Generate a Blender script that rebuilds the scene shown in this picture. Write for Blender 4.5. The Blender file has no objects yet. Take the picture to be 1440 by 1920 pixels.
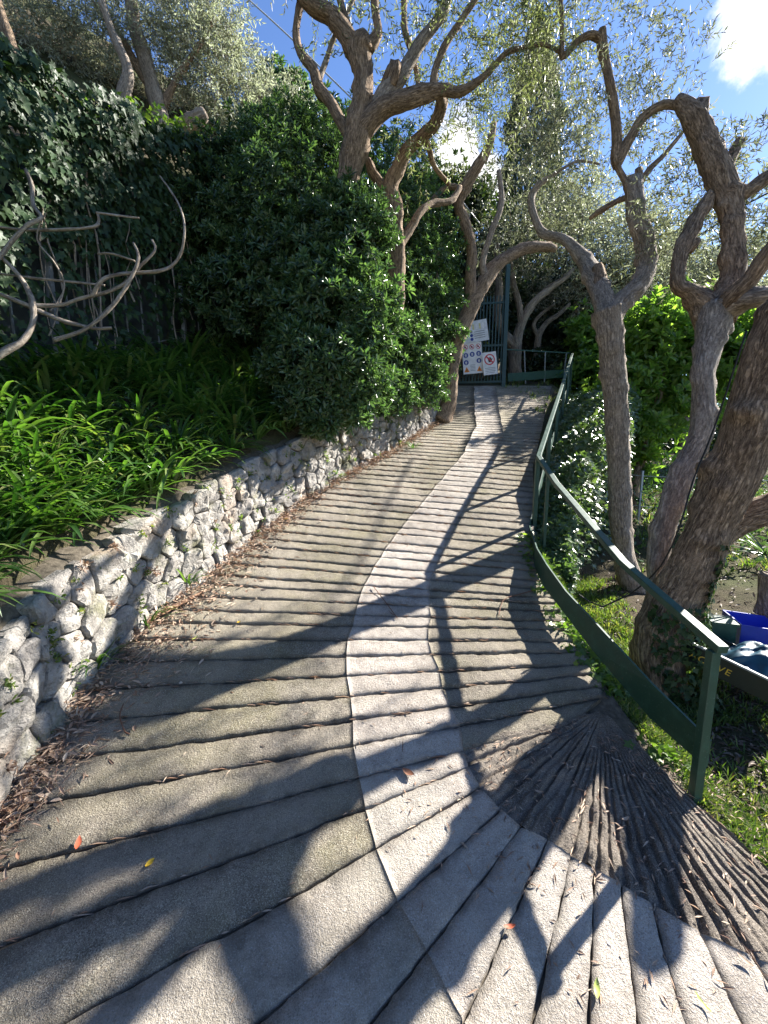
import bpy, math, random
import numpy as np
from mathutils import Vector, Matrix, noise

# ---------------------------------------------------------------- camera, sky, sun, exposure
S = bpy.context.scene
COL = S.collection
R = math.radians
F, CX, CY, HZ, EYE = 760., 720., 960., 845., 1.7
PITCH = math.atan((CY - HZ) / F)
cam = bpy.data.cameras.new('camera')
cam.sensor_fit = 'HORIZONTAL'; cam.sensor_width = 36; cam.lens = 36 * F / 1440
cam.clip_start = .05; cam.clip_end = 600
camo = bpy.data.objects.new('camera', cam); COL.objects.link(camo)
camo.location = (0, 0, EYE); camo.rotation_euler = (math.pi / 2 - PITCH, 0, 0)
S.camera = camo

SUNV = Vector((1.236, .83, 1.01)).normalized()
SUN_EL = math.asin(SUNV.z); SUN_AZ = math.atan2(SUNV.x, SUNV.y)     # azimuth measured from +Y towards +X
S.view_settings.view_transform = 'Standard'; S.view_settings.look = 'None'
S.view_settings.gamma = 1; S.view_settings.use_curve_mapping = False
S.view_settings.exposure = 1.98

w = bpy.data.worlds.new('World'); S.world = w; w.use_nodes = True
nt = w.node_tree; N = nt.nodes; Lk = nt.links; N.clear()
def cpx(px, py):                                                   # a direction of view, used once to say where the clouds stand in the sky
    cp, sp = math.cos(PITCH), math.sin(PITCH); u = CY - py
    return Vector((px - CX, F * cp + u * sp, -F * sp + u * cp)).normalized()
out = N.new('ShaderNodeOutputWorld'); bg = N.new('ShaderNodeBackground'); bg.inputs[1].default_value = .066
sky = N.new('ShaderNodeTexSky'); sky.sky_type = 'NISHITA'; sky.sun_disc = False
sky.sun_elevation = SUN_EL; sky.sun_rotation = SUN_AZ
sky.air_density = 1.0; sky.dust_density = .15; sky.ozone_density = 3.0; sky.altitude = 600
tc = N.new('ShaderNodeTexCoord')
nz = N.new('ShaderNodeTexNoise'); nz.inputs['Scale'].default_value = 9; nz.inputs['Detail'].default_value = 8; nz.inputs['Roughness'].default_value = .6
Lk.new(tc.outputs['Generated'], nz.inputs['Vector'])
def mth(op, a, b=None, c=None):
    m = N.new('ShaderNodeMath'); m.operation = op
    for i, v in enumerate((a, b, c)):
        if v is None: continue
        if isinstance(v, (int, float)): m.inputs[i].default_value = v
        else: Lk.new(v, m.inputs[i])
    return m.outputs[0]
mask = None
for (px, py, rad) in ((1415, 50, .05), (1455, 15, .075), (1480, 60, .06), (845, 300, .07), (905, 335, .05), (800, 330, .04), (1560, 500, .1), (250, 700, .1)):
    d = cpx(px, py)
    vd = N.new('ShaderNodeVectorMath'); vd.operation = 'DISTANCE'
    Lk.new(tc.outputs['Generated'], vd.inputs[0]); vd.inputs[1].default_value = d
    q = mth('SUBTRACT', 1.0, mth('DIVIDE', vd.outputs['Value'], rad))
    mask = q if mask is None else mth('MAXIMUM', mask, q)
mask = mth('ADD', mask, mth('MULTIPLY', mth('SUBTRACT', nz.outputs['Fac'], .5), 2.4))
mr = N.new('ShaderNodeMapRange'); mr.interpolation_type = 'SMOOTHSTEP'
mr.inputs['From Min'].default_value = .05; mr.inputs['From Max'].default_value = .55
Lk.new(mask, mr.inputs['Value'])
mx = N.new('ShaderNodeMix'); mx.data_type = 'RGBA'
hs = N.new('ShaderNodeHueSaturation'); hs.inputs['Saturation'].default_value = 1.10; hs.inputs['Hue'].default_value = .508; Lk.new(sky.outputs[0], hs.inputs['Color'])
Lk.new(mr.outputs[0], mx.inputs[0]); Lk.new(hs.outputs[0], mx.inputs[6]); mx.inputs[7].default_value = (6.2, 6.2, 6.3, 1)
Lk.new(mx.outputs[2], bg.inputs[0]); Lk.new(bg.outputs[0], out.inputs[0])

sl = bpy.data.lights.new('sun', 'SUN'); sl.energy = 5.0; sl.angle = R(.55); sl.color = (1.0, .95, .87)
slo = bpy.data.objects.new('sun', sl); COL.objects.link(slo)
slo.rotation_euler = (-SUNV).to_track_quat('-Z', 'Y').to_euler(); slo.location = SUNV * 60

# ---------------------------------------------------------------- helpers
rnd = random.Random(7)
rng = np.random.default_rng(11)
cp, sp = math.cos(PITCH), math.sin(PITCH)
def ray(px, py):
    u = CY - py
    return (px - CX, F * cp + u * sp, -F * sp + u * cp)
def P(px, py, D):                                                  # the world point seen at a pixel at forward distance D
    r = ray(px, py); k = D / r[1]
    return Vector((r[0] * k, D, EYE + r[2] * k))
ZT = [(-6, 0), (0, 0), (1, 0), (1.7, .10), (2.5, .31), (4.34, .90), (6, 1.52), (8, 2.25), (11.2, 3.40), (12.5, 3.75), (15, 4.3), (60, 17)]
def zr(y):                                                         # long profile of the ramp
    n = len(ZT)
    for i in range(n - 1):
        if y <= ZT[i + 1][0] or i == n - 2:
            (x0, a), (x1, b) = ZT[i], ZT[i + 1]
            h = x1 - x0; t = max(0, min(1, (y - x0) / h))
            m0 = (b - a) / h if i == 0 else .5 * ((b - a) / h + (a - ZT[i - 1][1]) / (x0 - ZT[i - 1][0]))
            m1 = (b - a) / h if i == n - 2 else .5 * ((b - a) / h + (ZT[i + 2][1] - b) / (ZT[i + 2][0] - x1))
            return (2*t**3 - 3*t*t + 1)*a + (t**3 - 2*t*t + t)*h*m0 + (-2*t**3 + 3*t*t)*b + (t**3 - t*t)*h*m1
def interp(tab, v):
    if v <= tab[0][0]: return tab[0][1]
    for (a, b), (c, d) in zip(tab, tab[1:]):
        if v <= c: return b + (d - b) * (v - a) / (c - a)
    return tab[-1][1]
def sstep(a, b, v):
    t = max(0, min(1, (v - a) / (b - a))); return t * t * (3 - 2 * t)
LEFT = [(-6, -1.5), (.3, -1.55), (1.0, -1.68), (1.62, -1.78), (2.16, -1.88), (2.58, -1.87), (3.0, -1.78), (3.46, -1.60), (4.18, -1.35), (4.94, -1.0), (5.62, -.56), (6.38, 0), (7.72, .80), (8.4, 1.2), (10.74, 1.85), (14, 2.4), (60, 10)]
RIGHT = [(-6, 3.2), (.2, 2.6), (1.0, 1.95), (1.42, 1.62), (1.72, 1.48), (2.16, 1.43), (2.58, 1.38), (3.12, 1.36), (4.18, 1.5), (5.46, 1.98), (7.72, 2.9), (10.74, 4.37), (14, 5.2), (60, 12)]
FENCE = [(-6, -3.9), (2.5, -3.75), (4, -3.6), (5.5, -3.25), (7, -2.45), (9, -1.1), (11.2, .9), (14, 2.0), (60, 9)]
def zs(x, y):                                                      # ramp surface with the worn shoulder falling off to the right
    return zr(y) - .30 * max(0, x - 1.3) * (1 - sstep(2.2, 3.2, y))
def nz2(x, y, s=1., z=0.): return noise.noise(Vector((x * s, y * s, z)))
def zfence(y): return zr(y) + 1.62 + .1 * nz2(y, 0, .8)
def wallh(y): return interp([(-2, .70), (2, .72), (3, .78), (4.5, .80), (6, .66), (9, .6), (11, .2)], y)
def zgarden(x, y): return -.10 + .065 * (y - 2) + .05 * nz2(x, y, 1.3) + .12 * nz2(x, y, .4, 3)
def zterr(x, y):
    l, r, f = interp(LEFT, y), interp(RIGHT, y), interp(FENCE, y)
    z0 = zr(y)
    if y > 11.3:
        zz = z0 - .04
        if x > r: zz = zz + (zgarden(x, y) - zz) * sstep(0, 2.5, x - r)
        if x < f - .35: zz += 2.1 + .55 * (f - .35 - x)
        elif x < l: zz += 1.2 * sstep(0, 1, l - x)
        return zz
    if l <= x <= r: return zs(x, y) - .045
    if x > r:
        zg = zgarden(x, y)
        t = sstep(0.02, .25 + .45 * max(0, z0 - zg), x - r)
        return (zs(r, y) - .05) * (1 - t) + zg * t
    d = l - x
    if d < .16: return z0 - .1
    top = z0 + wallh(y) - .04
    if x >= f:
        t = (l - .16 - x) / max(.2, l - .16 - f)
        zz = top + (zfence(y) - top) * (t ** .9)
        return zz + .05 * nz2(x, y, 2.2) * min(1, d * 2)
    e = f - x
    zz = zfence(y)
    if e > .3: zz += 2.2 * sstep(.3, .45, e) + .58 * (e - .3) + .25 * nz2(x, y, .6, 9)
    return zz

def tag(o, label=None, cat=None, group=None, kind=None):
    if label: o['label'] = label
    if cat: o['category'] = cat
    if group: o['group'] = group
    if kind: o['kind'] = kind
    return o
def empty(name, loc=(0, 0, 0)):
    o = bpy.data.objects.new(name, None); o.location = loc; o.empty_display_size = .1; COL.objects.link(o); return o
def link(name, me, mat=None, parent=None, origin=None, smooth=False):
    """one mesh object; vertices are given in world space and moved to the object's own origin"""
    if mat is not None and not me.materials: me.materials.append(mat)
    o = bpy.data.objects.new(name, me)
    if origin is not None:
        me.transform(Matrix.Translation(-Vector(origin)))
        o.location = origin
    if smooth: me.shade_smooth()
    COL.objects.link(o)
    if parent is not None:
        o.parent = parent
        o.location = Vector(o.location) - Vector(parent_world(parent))
    return o
def parent_world(p):
    v = Vector(p.location)
    while p.parent: p = p.parent; v = v + Vector(p.location)
    return v
def mesh(name, V, Fc, smooth=False):
    me = bpy.data.meshes.new(name); me.from_pydata([tuple(v) for v in V], [], Fc)
    if smooth: me.shade_smooth()
    return me
def npmesh(name, V, polys, n):
    """V (k,3) float array, polys (m,n) int array of n-gons"""
    me = bpy.data.meshes.new(name); m = len(polys)
    me.vertices.add(len(V)); me.vertices.foreach_set('co', np.ascontiguousarray(V, dtype=np.float32).ravel())
    me.loops.add(m * n); me.loops.foreach_set('vertex_index', np.ascontiguousarray(polys, dtype=np.int32).ravel())
    me.polygons.add(m); me.polygons.foreach_set('loop_start', np.arange(0, m * n, n, dtype=np.int32))
    me.update(calc_edges=True); return me
class MB:
    def __init__(s): s.v = []; s.f = []; s.bc = []
    def box(s, c, sx, sy, sz, ax=None, ay=None, az=None):
        c = Vector(c); ax = (ax or Vector((1, 0, 0))).normalized(); ay = (ay or Vector((0, 1, 0))).normalized(); az = (az or Vector((0, 0, 1))).normalized()
        b = len(s.v)
        for i in (-1, 1):
            for j in (-1, 1):
                for k in (-1, 1): s.v.append(c + ax * sx * i / 2 + ay * sy * j / 2 + az * sz * k / 2); s.bc.append((0, 0, 0))
        for q in ((0, 1, 3, 2), (4, 6, 7, 5), (0, 4, 5, 1), (2, 3, 7, 6), (0, 2, 6, 4), (1, 5, 7, 3)): s.f.append(tuple(b + i for i in q))
    def bar(s, a, b, wd, ht, up=Vector((0, 0, 1))):
        a = Vector(a); b = Vector(b); d = b - a; L = d.length; d.normalize()
        x = d.cross(up)
        if x.length < 1e-4: x = Vector((1, 0, 0))
        x.normalize(); u = x.cross(d)
        s.box((a + b) / 2, L, wd, ht, d, x, u)
    def tube(s, pts, rad, sides=8, cap=True, rough=0., seg=.06, seed=0., lump=0.):
        pts = [Vector(p) for p in pts]
        # Catmull-Rom resample
        P2 = []; R2 = []
        n = len(pts)
        for i in range(n - 1):
            p0 = pts[max(0, i - 1)]; p1 = pts[i]; p2 = pts[i + 1]; p3 = pts[min(n - 1, i + 2)]
            k = max(1, int((p2 - p1).length / seg))
            for j in range(k):
                t = j / k
                P2.append(.5 * ((2 * p1) + (p2 - p0) * t + (2 * p0 - 5 * p1 + 4 * p2 - p3) * t * t + (-p0 + 3 * p1 - 3 * p2 + p3) * t ** 3))
                R2.append(rad[i] + (rad[i + 1] - rad[i]) * t)
        P2.append(pts[-1]); R2.append(rad[-1])
        b = len(s.v); ln = 0; ref = None
        for i, (p, r) in enumerate(zip(P2, R2)):
            d = (P2[min(i + 1, len(P2) - 1)] - P2[max(i - 1, 0)])
            if d.length < 1e-6: d = Vector((0, 0, 1))
            d.normalize()
            if ref is None: ref = d.orthogonal().normalized()
            ref = (ref - d * ref.dot(d)); ref = ref.normalized() if ref.length > 1e-5 else d.orthogonal().normalized()
            bi = d.cross(ref)
            if i: ln += (p - P2[i - 1]).length
            for k in range(sides):
                a = 2 * math.pi * k / sides; ca, sa = math.cos(a), math.sin(a)
                rr = r
                if rough:
                    rr *= 1 + rough * noise.noise(Vector((ca * 1.6 + seed, sa * 1.6, ln * 2.5))) + rough * .55 * noise.noise(Vector((ca * 4 + seed, sa * 4, ln * 3)))
                    if lump: rr *= 1 + lump * max(0, noise.noise(Vector((ca + seed * 3, sa, ln * 7))) - .15)
                s.v.append(p + (ref * ca + bi * sa) * rr)
                s.bc.append((ca * r * 1.0 + seed, sa * r * 1.0, ln * .22))
        m = len(P2)
        for i in range(m - 1):
            for k in range(sides):
                a = b + i * sides + k; c = b + i * sides + (k + 1) % sides
                s.f.append((a, c, c + sides, a + sides))
        if cap:
            s.f.append(tuple(b + k for k in range(sides))[::-1]); s.f.append(tuple(b + (m - 1) * sides + k for k in range(sides)))
    def build(s, name, mat, parent=None, origin=None, smooth=False, bc=False):
        me = mesh(name, s.v, s.f, smooth)
        if bc:
            at = me.attributes.new('bc', 'FLOAT_VECTOR', 'POINT'); at.data.foreach_set('vector', np.array(s.bc, dtype=np.float32).ravel())
        if origin is None:
            a = np.array([tuple(v) for v in s.v]); origin = Vector(((a[:, 0].min() + a[:, 0].max()) / 2, (a[:, 1].min() + a[:, 1].max()) / 2, a[:, 2].min()))
        return link(name, me, mat, parent, origin)

# ---------------------------------------------------------------- materials
def newmat(name):
    m = bpy.data.materials.new(name); m.use_nodes = True; t = m.node_tree; t.nodes.clear(); return m, t
class NT:
    def __init__(s, t): s.t = t
    def n(s, ty, **kw):
        x = s.t.nodes.new(ty)
        for k, v in kw.items():
            if k.startswith('_'): setattr(x, k[1:], v)
            else: s.set(x.inputs[k.replace('_', ' ')], v)
        return x
    def set(s, sock, v):
        if hasattr(v, 'links') or isinstance(v, bpy.types.NodeSocket): s.t.links.new(v, sock)
        else: sock.default_value = v
    def noise(s, vec, scale, detail=4, rough=.55, dist=0.):
        x = s.t.nodes.new('ShaderNodeTexNoise'); s.set(x.inputs['Vector'], vec)
        x.inputs['Scale'].default_value = scale; x.inputs['Detail'].default_value = detail; x.inputs['Roughness'].default_value = rough; x.inputs['Distortion'].default_value = dist
        return x.outputs['Fac']
    def ramp(s, fac, stops):
        x = s.t.nodes.new('ShaderNodeValToRGB'); s.set(x.inputs[0], fac); e = x.color_ramp.elements
        while len(e) < len(stops): e.new(.5)
        for el, (p, c) in zip(e, stops): el.position = p; el.color = (*c, 1) if len(c) == 3 else c
        return x.outputs[0]
    def mix(s, fac, a, b, mode='MIX'):
        x = s.t.nodes.new('ShaderNodeMix'); x.data_type = 'RGBA'; x.blend_type = mode
        s.set(x.inputs[0], fac)
        for i, v in ((6, a), (7, b)): s.set(x.inputs[i], (*v, 1) if isinstance(v, tuple) and len(v) == 3 else v)
        return x.outputs[2]
    def math(s, op, a, b=None):
        x = s.t.nodes.new('ShaderNodeMath'); x.operation = op; s.set(x.inputs[0], a)
        if b is not None: s.set(x.inputs[1], b)
        return x.outputs[0]
    def mapr(s, v, a, b, c=0., d=1.):
        x = s.t.nodes.new('ShaderNodeMapRange'); s.set(x.inputs[0], v)
        for i, q in enumerate((a, b, c, d)): x.inputs[i + 1].default_value = q
        return x.outputs[0]
    def scale(s, vec, sc):
        x = s.t.nodes.new('ShaderNodeMapping'); s.set(x.inputs[0], vec); x.inputs['Scale'].default_value = sc; return x.outputs[0]
    def bump(s, h, strength, dist):
        x = s.t.nodes.new('ShaderNodeBump'); s.set(x.inputs['Height'], h); x.inputs['Strength'].default_value = strength; x.inputs['Distance'].default_value = dist
        return x.outputs[0]
    def finish(s, color, rough=.9, normal=None, spec=.3, metal=0.):
        b = s.t.nodes.new('ShaderNodeBsdfPrincipled'); s.set(b.inputs['Base Color'], (*color, 1) if isinstance(color, tuple) and len(color) == 3 else color)
        s.set(b.inputs['Roughness'], rough); b.inputs['Specular IOR Level'].default_value = spec; b.inputs['Metallic'].default_value = metal
        if normal is not None: s.set(b.inputs['Normal'], normal)
        o = s.t.nodes.new('ShaderNodeOutputMaterial'); s.t.links.new(b.outputs[0], o.inputs[0]); return b

def mat_concrete(name, c1, c2, moss, mossamt, dark, aggr=.35, bumpd=.004):
    m, t = newmat(name); g = NT(t)
    pos = g.n('ShaderNodeNewGeometry').outputs['Position']
    big = g.noise(pos, 1.1, 4, .6); mid = g.noise(pos, 7, 6, .7); fine = g.noise(pos, 85, 4, .75); grit = g.noise(pos, 230, 2, .6)
    c = g.ramp(g.math('ADD', g.math('MULTIPLY', mid, .55), g.math('MULTIPLY', fine, .45)), [(.36, c2), (.60, c1)])
    ms = g.mapr(g.math('ADD', g.math('MULTIPLY', big, .7), g.math('MULTIPLY', mid, .45)), .50, .64)
    c = g.mix(g.math('MULTIPLY', ms, mossamt), c, moss)
    st = g.mapr(g.noise(pos, 3.1, 8, .82), .47, .60)
    c = g.mix(g.math('MULTIPLY', st, .62), c, dark)
    c = g.mix(g.math('MULTIPLY', g.mapr(grit, .55, .68), aggr), c, tuple(min(.7, x * 1.7 + .05) for x in c1))
    c = g.mix(g.math('MULTIPLY', g.mapr(grit, .45, .34), aggr * 1.3), c, tuple(x * .6 for x in dark))
    oi = g.n('ShaderNodeObjectInfo').outputs['Random']
    c = g.mix(g.mapr(oi, 0, 1, 0, .38), c, tuple(x * .55 for x in c1))
    da = g.n('ShaderNodeAttribute'); da.attribute_name = 'dirt'; dn = g.mapr(g.noise(pos, 8, 6, .75), .36, .56)
    c = g.mix(g.math('MULTIPLY', g.math('MULTIPLY', da.outputs['Fac'], dn), .75), c, tuple(x * .8 for x in dark))
    crk = g.mapr(g.noise(pos, 16, 5, .75), .58, .68); c = g.mix(g.math('MULTIPLY', crk, .5), c, dark)
    gr = g.mapr(g.noise(pos, .9, 6, .7), .46, .62); c = g.mix(g.math('MULTIPLY', gr, .22), c, tuple(min(.7, x * 1.35) for x in c1))
    h = g.math('ADD', g.math('ADD', g.math('MULTIPLY', fine, 1.2), g.math('MULTIPLY', grit, .6)), g.math('MULTIPLY', mid, 1.2))
    g.finish(c, .95, g.bump(h, 1., bumpd), .15); return m
M = {}
M['course'] = mat_concrete('mossy_old_concrete', (.42, .365, .295), (.23, .198, .16), (.18, .16, .085), .8, (.11, .095, .075), .7, .012)
M['strip'] = mat_concrete('pale_concrete', (.57, .50, .435), (.40, .35, .30), (.26, .225, .165), .45, (.19, .165, .14), .5, .010)
M['apron'] = mat_concrete('grey_apron_concrete', (.54, .48, .41), (.35, .305, .255), (.16, .145, .085), .55, (.12, .105, .085), .5, .010)
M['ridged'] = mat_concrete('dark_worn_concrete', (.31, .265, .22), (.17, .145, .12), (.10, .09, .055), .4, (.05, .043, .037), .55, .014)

def mat_soil(name, a, b, grass=None, amt=0.):
    m, t = newmat(name); g = NT(t); pos = g.n('ShaderNodeNewGeometry').outputs['Position']
    n1 = g.noise(pos, 5, 6, .7); n2 = g.noise(pos, 45, 4, .7)
    c = g.ramp(g.math('ADD', g.math('MULTIPLY', n1, .5), g.math('MULTIPLY', n2, .5)), [(.35, a), (.65, b)])
    if grass: c = g.mix(g.math('MULTIPLY', g.mapr(g.noise(pos, .8, 5, .6), .42, .6), amt), c, grass)
    g.finish(c, 1., g.bump(g.math('ADD', n1, n2), 1., .03), .1); return m
M['soil'] = mat_soil('leafy_soil', (.035, .028, .02), (.13, .105, .07), (.055, .075, .022), .6)

def mat_stone():
    m, t = newmat('limestone'); g = NT(t); pos = g.n('ShaderNodeNewGeometry').outputs['Position']
    oi = g.n('ShaderNodeObjectInfo').outputs['Random']
    n1 = g.noise(pos, 9, 6, .65); n2 = g.noise(pos, 60, 5, .7); n3 = g.noise(pos, 2.2, 3, .5)
    c = g.ramp(n1, [(.3, (.19, .175, .155)), (.5, (.37, .345, .305)), (.72, (.55, .52, .46))])
    c = g.mix(g.mapr(oi, 0, 1, 0, .55), c, (.22, .205, .20))
    c = g.mix(g.math('MULTIPLY', g.mapr(g.noise(pos, 3.3, 5, .7), .54, .66), .7), c, (.13, .13, .055))
    c = g.mix(g.math('MULTIPLY', g.mapr(n3, .55, .68), .5), c, (.42, .30, .20))
    c = g.mix(g.math('MULTIPLY', g.mapr(g.noise(pos, 24, 5, .7), .56, .64), .7), c, (.10, .10, .095))
    h = g.math('ADD', g.math('MULTIPLY', n1, 1.5), n2)
    g.finish(c, .92, g.bump(h, 1., .02), .2); return m
M['stone'] = mat_stone()
def mat_simple(name, c, rough=.8, spec=.3, var=.35, scale=20, bumpd=.002, metal=0.):
    m, t = newmat(name); g = NT(t); pos = g.n('ShaderNodeNewGeometry').outputs['Position']
    n1 = g.noise(pos, scale, 5, .65)
    cc = g.ramp(n1, [(.3, tuple(x * (1 - var) for x in c)), (.7, tuple(min(1, x * (1 + var)) for x in c))])
    g.finish(cc, rough, g.bump(n1, .7, bumpd), spec, metal); return m
M['mortar'] = mat_simple('dark_earth_joint', (.10, .085, .065), 1., .1, .5, 30, .01)
M['hillrock'] = mat_simple('pale_rock', (.36, .34, .30), .95, .2, .5, 4, .05)
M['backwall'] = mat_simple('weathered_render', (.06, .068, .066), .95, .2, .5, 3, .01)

def mat_paint(name, c, worn=(.16, .22, .18)):
    m, t = newmat(name); g = NT(t); pos = g.n('ShaderNodeNewGeometry').outputs['Position']
    n1 = g.noise(pos, 14, 6, .7); n2 = g.noise(pos, 90, 3, .6)
    cc = g.mix(g.mapr(n1, .5, .72), c, tuple(x * 1.6 + .01 for x in c))
    cc = g.mix(g.math('MULTIPLY', g.mapr(n2, .64, .7), .6), cc, worn)
    cc = g.mix(g.math('MULTIPLY', g.mapr(g.noise(pos, 33, 4, .7), .68, .72), .8), cc, (.13, .06, .03))
    g.finish(cc, g.mapr(n1, .3, .7, .42, .65), g.bump(n2, .3, .001), .5); return m
M['green'] = mat_paint('chipped_green_paint', (.013, .055, .036), (.10, .17, .14))
M['gategreen'] = mat_paint('gate_green_paint', (.012, .05, .055), (.05, .1, .12))
M['iron'] = mat_paint('dark_bar_paint', (.17, .18, .185), (.25, .25, .25))

def mat_bark(name, lo, hi, sc=1., d=.02):
    m, t = newmat(name); g = NT(t)
    a = g.n('ShaderNodeAttribute'); a.attribute_name = 'bc'; v = a.outputs['Vector']
    n1 = g.noise(v, 45 * sc, 5, .65, .6); n2 = g.noise(v, 9 * sc, 3, .6); pos = g.n('ShaderNodeNewGeometry').outputs['Position']
    n3 = g.noise(pos, 50, 4, .7)
    rid = g.mapr(n1, .36, .6)
    c = g.mix(rid, lo, hi)
    c = g.mix(g.mapr(n2, .5, .7, 0, .5), c, tuple(x * 1.45 for x in hi))
    c = g.mix(g.mapr(n3, .45, .7, 0, .5), c, tuple(x * .6 for x in lo))
    g.finish(c, .95, g.bump(g.math('ADD', rid, g.math('MULTIPLY', n3, .4)), 1., d), .15); return m
M['bark'] = mat_bark('olive_bark', (.10, .068, .048), (.40, .295, .205), 1.5, .012)
M['barkpale'] = mat_bark('grey_olive_bark', (.16, .13, .105), (.45, .38, .31), 1.5, .012)
M['barkfar'] = mat_bark('silver_bark', (.10, .08, .065), (.30, .25, .2), .6, .02)
M['vine'] = mat_bark('bare_vine_bark', (.14, .11, .085), (.36, .31, .25), 1.2, .004)
M['twig'] = mat_simple('twig_bark', (.16, .12, .08), .9, .1)

def mat_leaf(name, cols, rough=.45, trans=.35, tcol=None, spec=.5):
    """leaf colours vary leaf by leaf; a share of the light passes through the blade"""
    m, t = newmat(name); g = NT(t); geo = g.n('ShaderNodeNewGeometry')
    r = geo.outputs['Random Per Island']
    stops = [(i / max(1, len(cols) - 1), c) for i, c in enumerate(cols)]
    c = g.ramp(r, stops)
    clump = g.noise(geo.outputs['Position'], 2.3, 2, .5)
    c = g.mix(g.mapr(clump, .35, .65, .0, .35), c, tuple(x * .55 for x in cols[0]))
    b = t.nodes.new('ShaderNodeBsdfPrincipled'); g.set(b.inputs['Base Color'], c); b.inputs['Roughness'].default_value = rough; b.inputs['Specular IOR Level'].default_value = spec
    tr = t.nodes.new('ShaderNodeBsdfTranslucent')
    tc_ = g.mix(1., c, tcol or (1.9, 2.1, .75), 'MULTIPLY'); g.set(tr.inputs['Color'], tc_)
    ms = t.nodes.new('ShaderNodeMixShader'); ms.inputs[0].default_value = trans
    t.links.new(b.outputs[0], ms.inputs[1]); t.links.new(tr.outputs[0], ms.inputs[2])
    o = t.nodes.new('ShaderNodeOutputMaterial'); t.links.new(ms.outputs[0], o.inputs[0]); return m
M['olive'] = mat_leaf('olive_leaf', [(.07, .08, .05), (.13, .145, .10), (.22, .235, .19), (.36, .37, .33)], .5, .28, (1.5, 1.6, 1.0), .3)
M['olivegreen'] = mat_leaf('young_olive_leaf', [(.09, .11, .05), (.15, .17, .08), (.22, .245, .14), (.33, .34, .27)], .5, .34, (1.5, 1.65, .85), .3)
M['olivesilver'] = mat_leaf('silver_olive_leaf', [(.18, .20, .13), (.29, .31, .23), (.40, .42, .35), (.48, .49, .43)], .55, .38, (1.35, 1.45, 1.05), .3)
M['shrub'] = mat_leaf('glossy_shrub_leaf', [(.035, .07, .03), (.06, .108, .045), (.095, .155, .065), (.14, .20, .10)], .27, .26, (1.5, 1.8, .8), .5)
M['shrublight'] = mat_leaf('young_shrub_leaf', [(.06, .12, .05), (.10, .17, .07), (.16, .23, .10)], .32, .32, (1.6, 1.9, .8))
M['ivy'] = mat_leaf('ivy_leaf', [(.02, .045, .018), (.035, .07, .025), (.04, .078, .03), (.055, .09, .035)], .5, .2, None, .28)
M['ivylight'] = mat_leaf('young_ivy_leaf', [(.06, .12, .03), (.11, .19, .04), (.17, .24, .06)], .38, .4)
M['strap'] = mat_leaf('strap_leaf', [(.02, .055, .014), (.04, .10, .022), (.07, .145, .03), (.11, .19, .045), (.16, .24, .07), (.30, .26, .12)], .33, .36, (1.5, 2.0, .6))
M['ivybank'] = mat_leaf('glossy_sunlit_ivy_leaf', [(.06, .11, .045), (.10, .16, .07), (.16, .22, .11)], .30, .25, None, .6)  # glossier ivy, its green also lightened to stand in for sun glints
M['loquat'] = mat_leaf('broad_bright_leaf', [(.08, .15, .04), (.15, .25, .06), (.24, .35, .10)], .32, .5)
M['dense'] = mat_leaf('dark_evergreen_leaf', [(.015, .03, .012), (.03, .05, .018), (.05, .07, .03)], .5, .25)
M['cypress'] = mat_leaf('cypress_leaf', [(.018, .035, .02), (.03, .055, .028), (.05, .075, .035)], .6, .2)
M['grass'] = mat_leaf('grass_blade', [(.05, .09, .02), (.09, .15, .03), (.15, .21, .05), (.26, .24, .10)], .5, .4)
M['litter'] = mat_leaf('dead_leaf', [(.22, .13, .085), (.42, .29, .20), (.55, .43, .32), (.34, .19, .12), (.60, .50, .38)], .7, .15, (1.2, 1.0, .8))
M['litterdark'] = mat_leaf('damp_dead_leaf', [(.07, .05, .04), (.14, .09, .06), (.22, .17, .12)], .7, .1, (1.2, 1.0, .8))

# ---------------------------------------------------------------- terrain
def axis(lo, hi, a, b, st, gr=1.22):
    v = list(np.arange(a, b + 1e-6, st)); d = st; x = b
    while x < hi: d *= gr; x += d; v.append(x)
    d = st; x = a; pre = []
    while x > lo: d *= gr; x -= d; pre.append(x)
    return pre[::-1] + v
XS = axis(-60, 90, -5.2, 7, .11); YS = axis(-14, 130, -1.2, 13, .14)
V = [(x, y, zterr(x, y)) for y in YS for x in XS]; nx = len(XS)
Fc = [(j*nx + i, j*nx + i + 1, (j+1)*nx + i + 1, (j+1)*nx + i) for j in range(len(YS) - 1) for i in range(nx - 1)]
ground = link('ground', mesh('ground', V, Fc, True), M['soil']); tag(ground, kind='structure')

# ---------------------------------------------------------------- ramp: grooved courses, pale wheel strip, fan at its foot
ramp = empty('ramp', (0, 3, zr(3))); tag(ramp, kind='structure')
SLp = [(2.42, 11.3), (2.32, 10.74), (1.99, 9.16), (1.72, 7.72), (1.25, 6.38), (.45, 4.82), (0, 3.88), (-.23, 3.06), (-.25, 2.72), (-.24, 2.4), (-.19, 2.14), (-.14, 1.9)]
SRp = [(2.98, 11.3), (2.87, 10.74), (2.47, 8.96), (2.11, 7.26), (1.60, 5.98), (.90, 4.64), (.54, 3.8), (.39, 3.32), (.32, 2.72), (.36, 2.32), (.39, 2.1), (.40, 1.98)]
PV = (1.26, 2.14)
def cross(A, B, poly):
    """share of the way from A to B where the line meets the polyline"""
    for (x0, y0), (x1, y1) in zip(poly, poly[1:]):
        dx, dy = B[0] - A[0], B[1] - A[1]; ex, ey = x1 - x0, y1 - y0
        den = dx * ey - dy * ex
        if abs(den) < 1e-9: continue
        t = ((x0 - A[0]) * ey - (y0 - A[1]) * ex) / den; u = ((x0 - A[0]) * dy - (y0 - A[1]) * dx) / den
        if 0 <= u <= 1 and 0 <= t <= 1: return t
    return None
def lx(y): return interp(LEFT, y)
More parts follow.
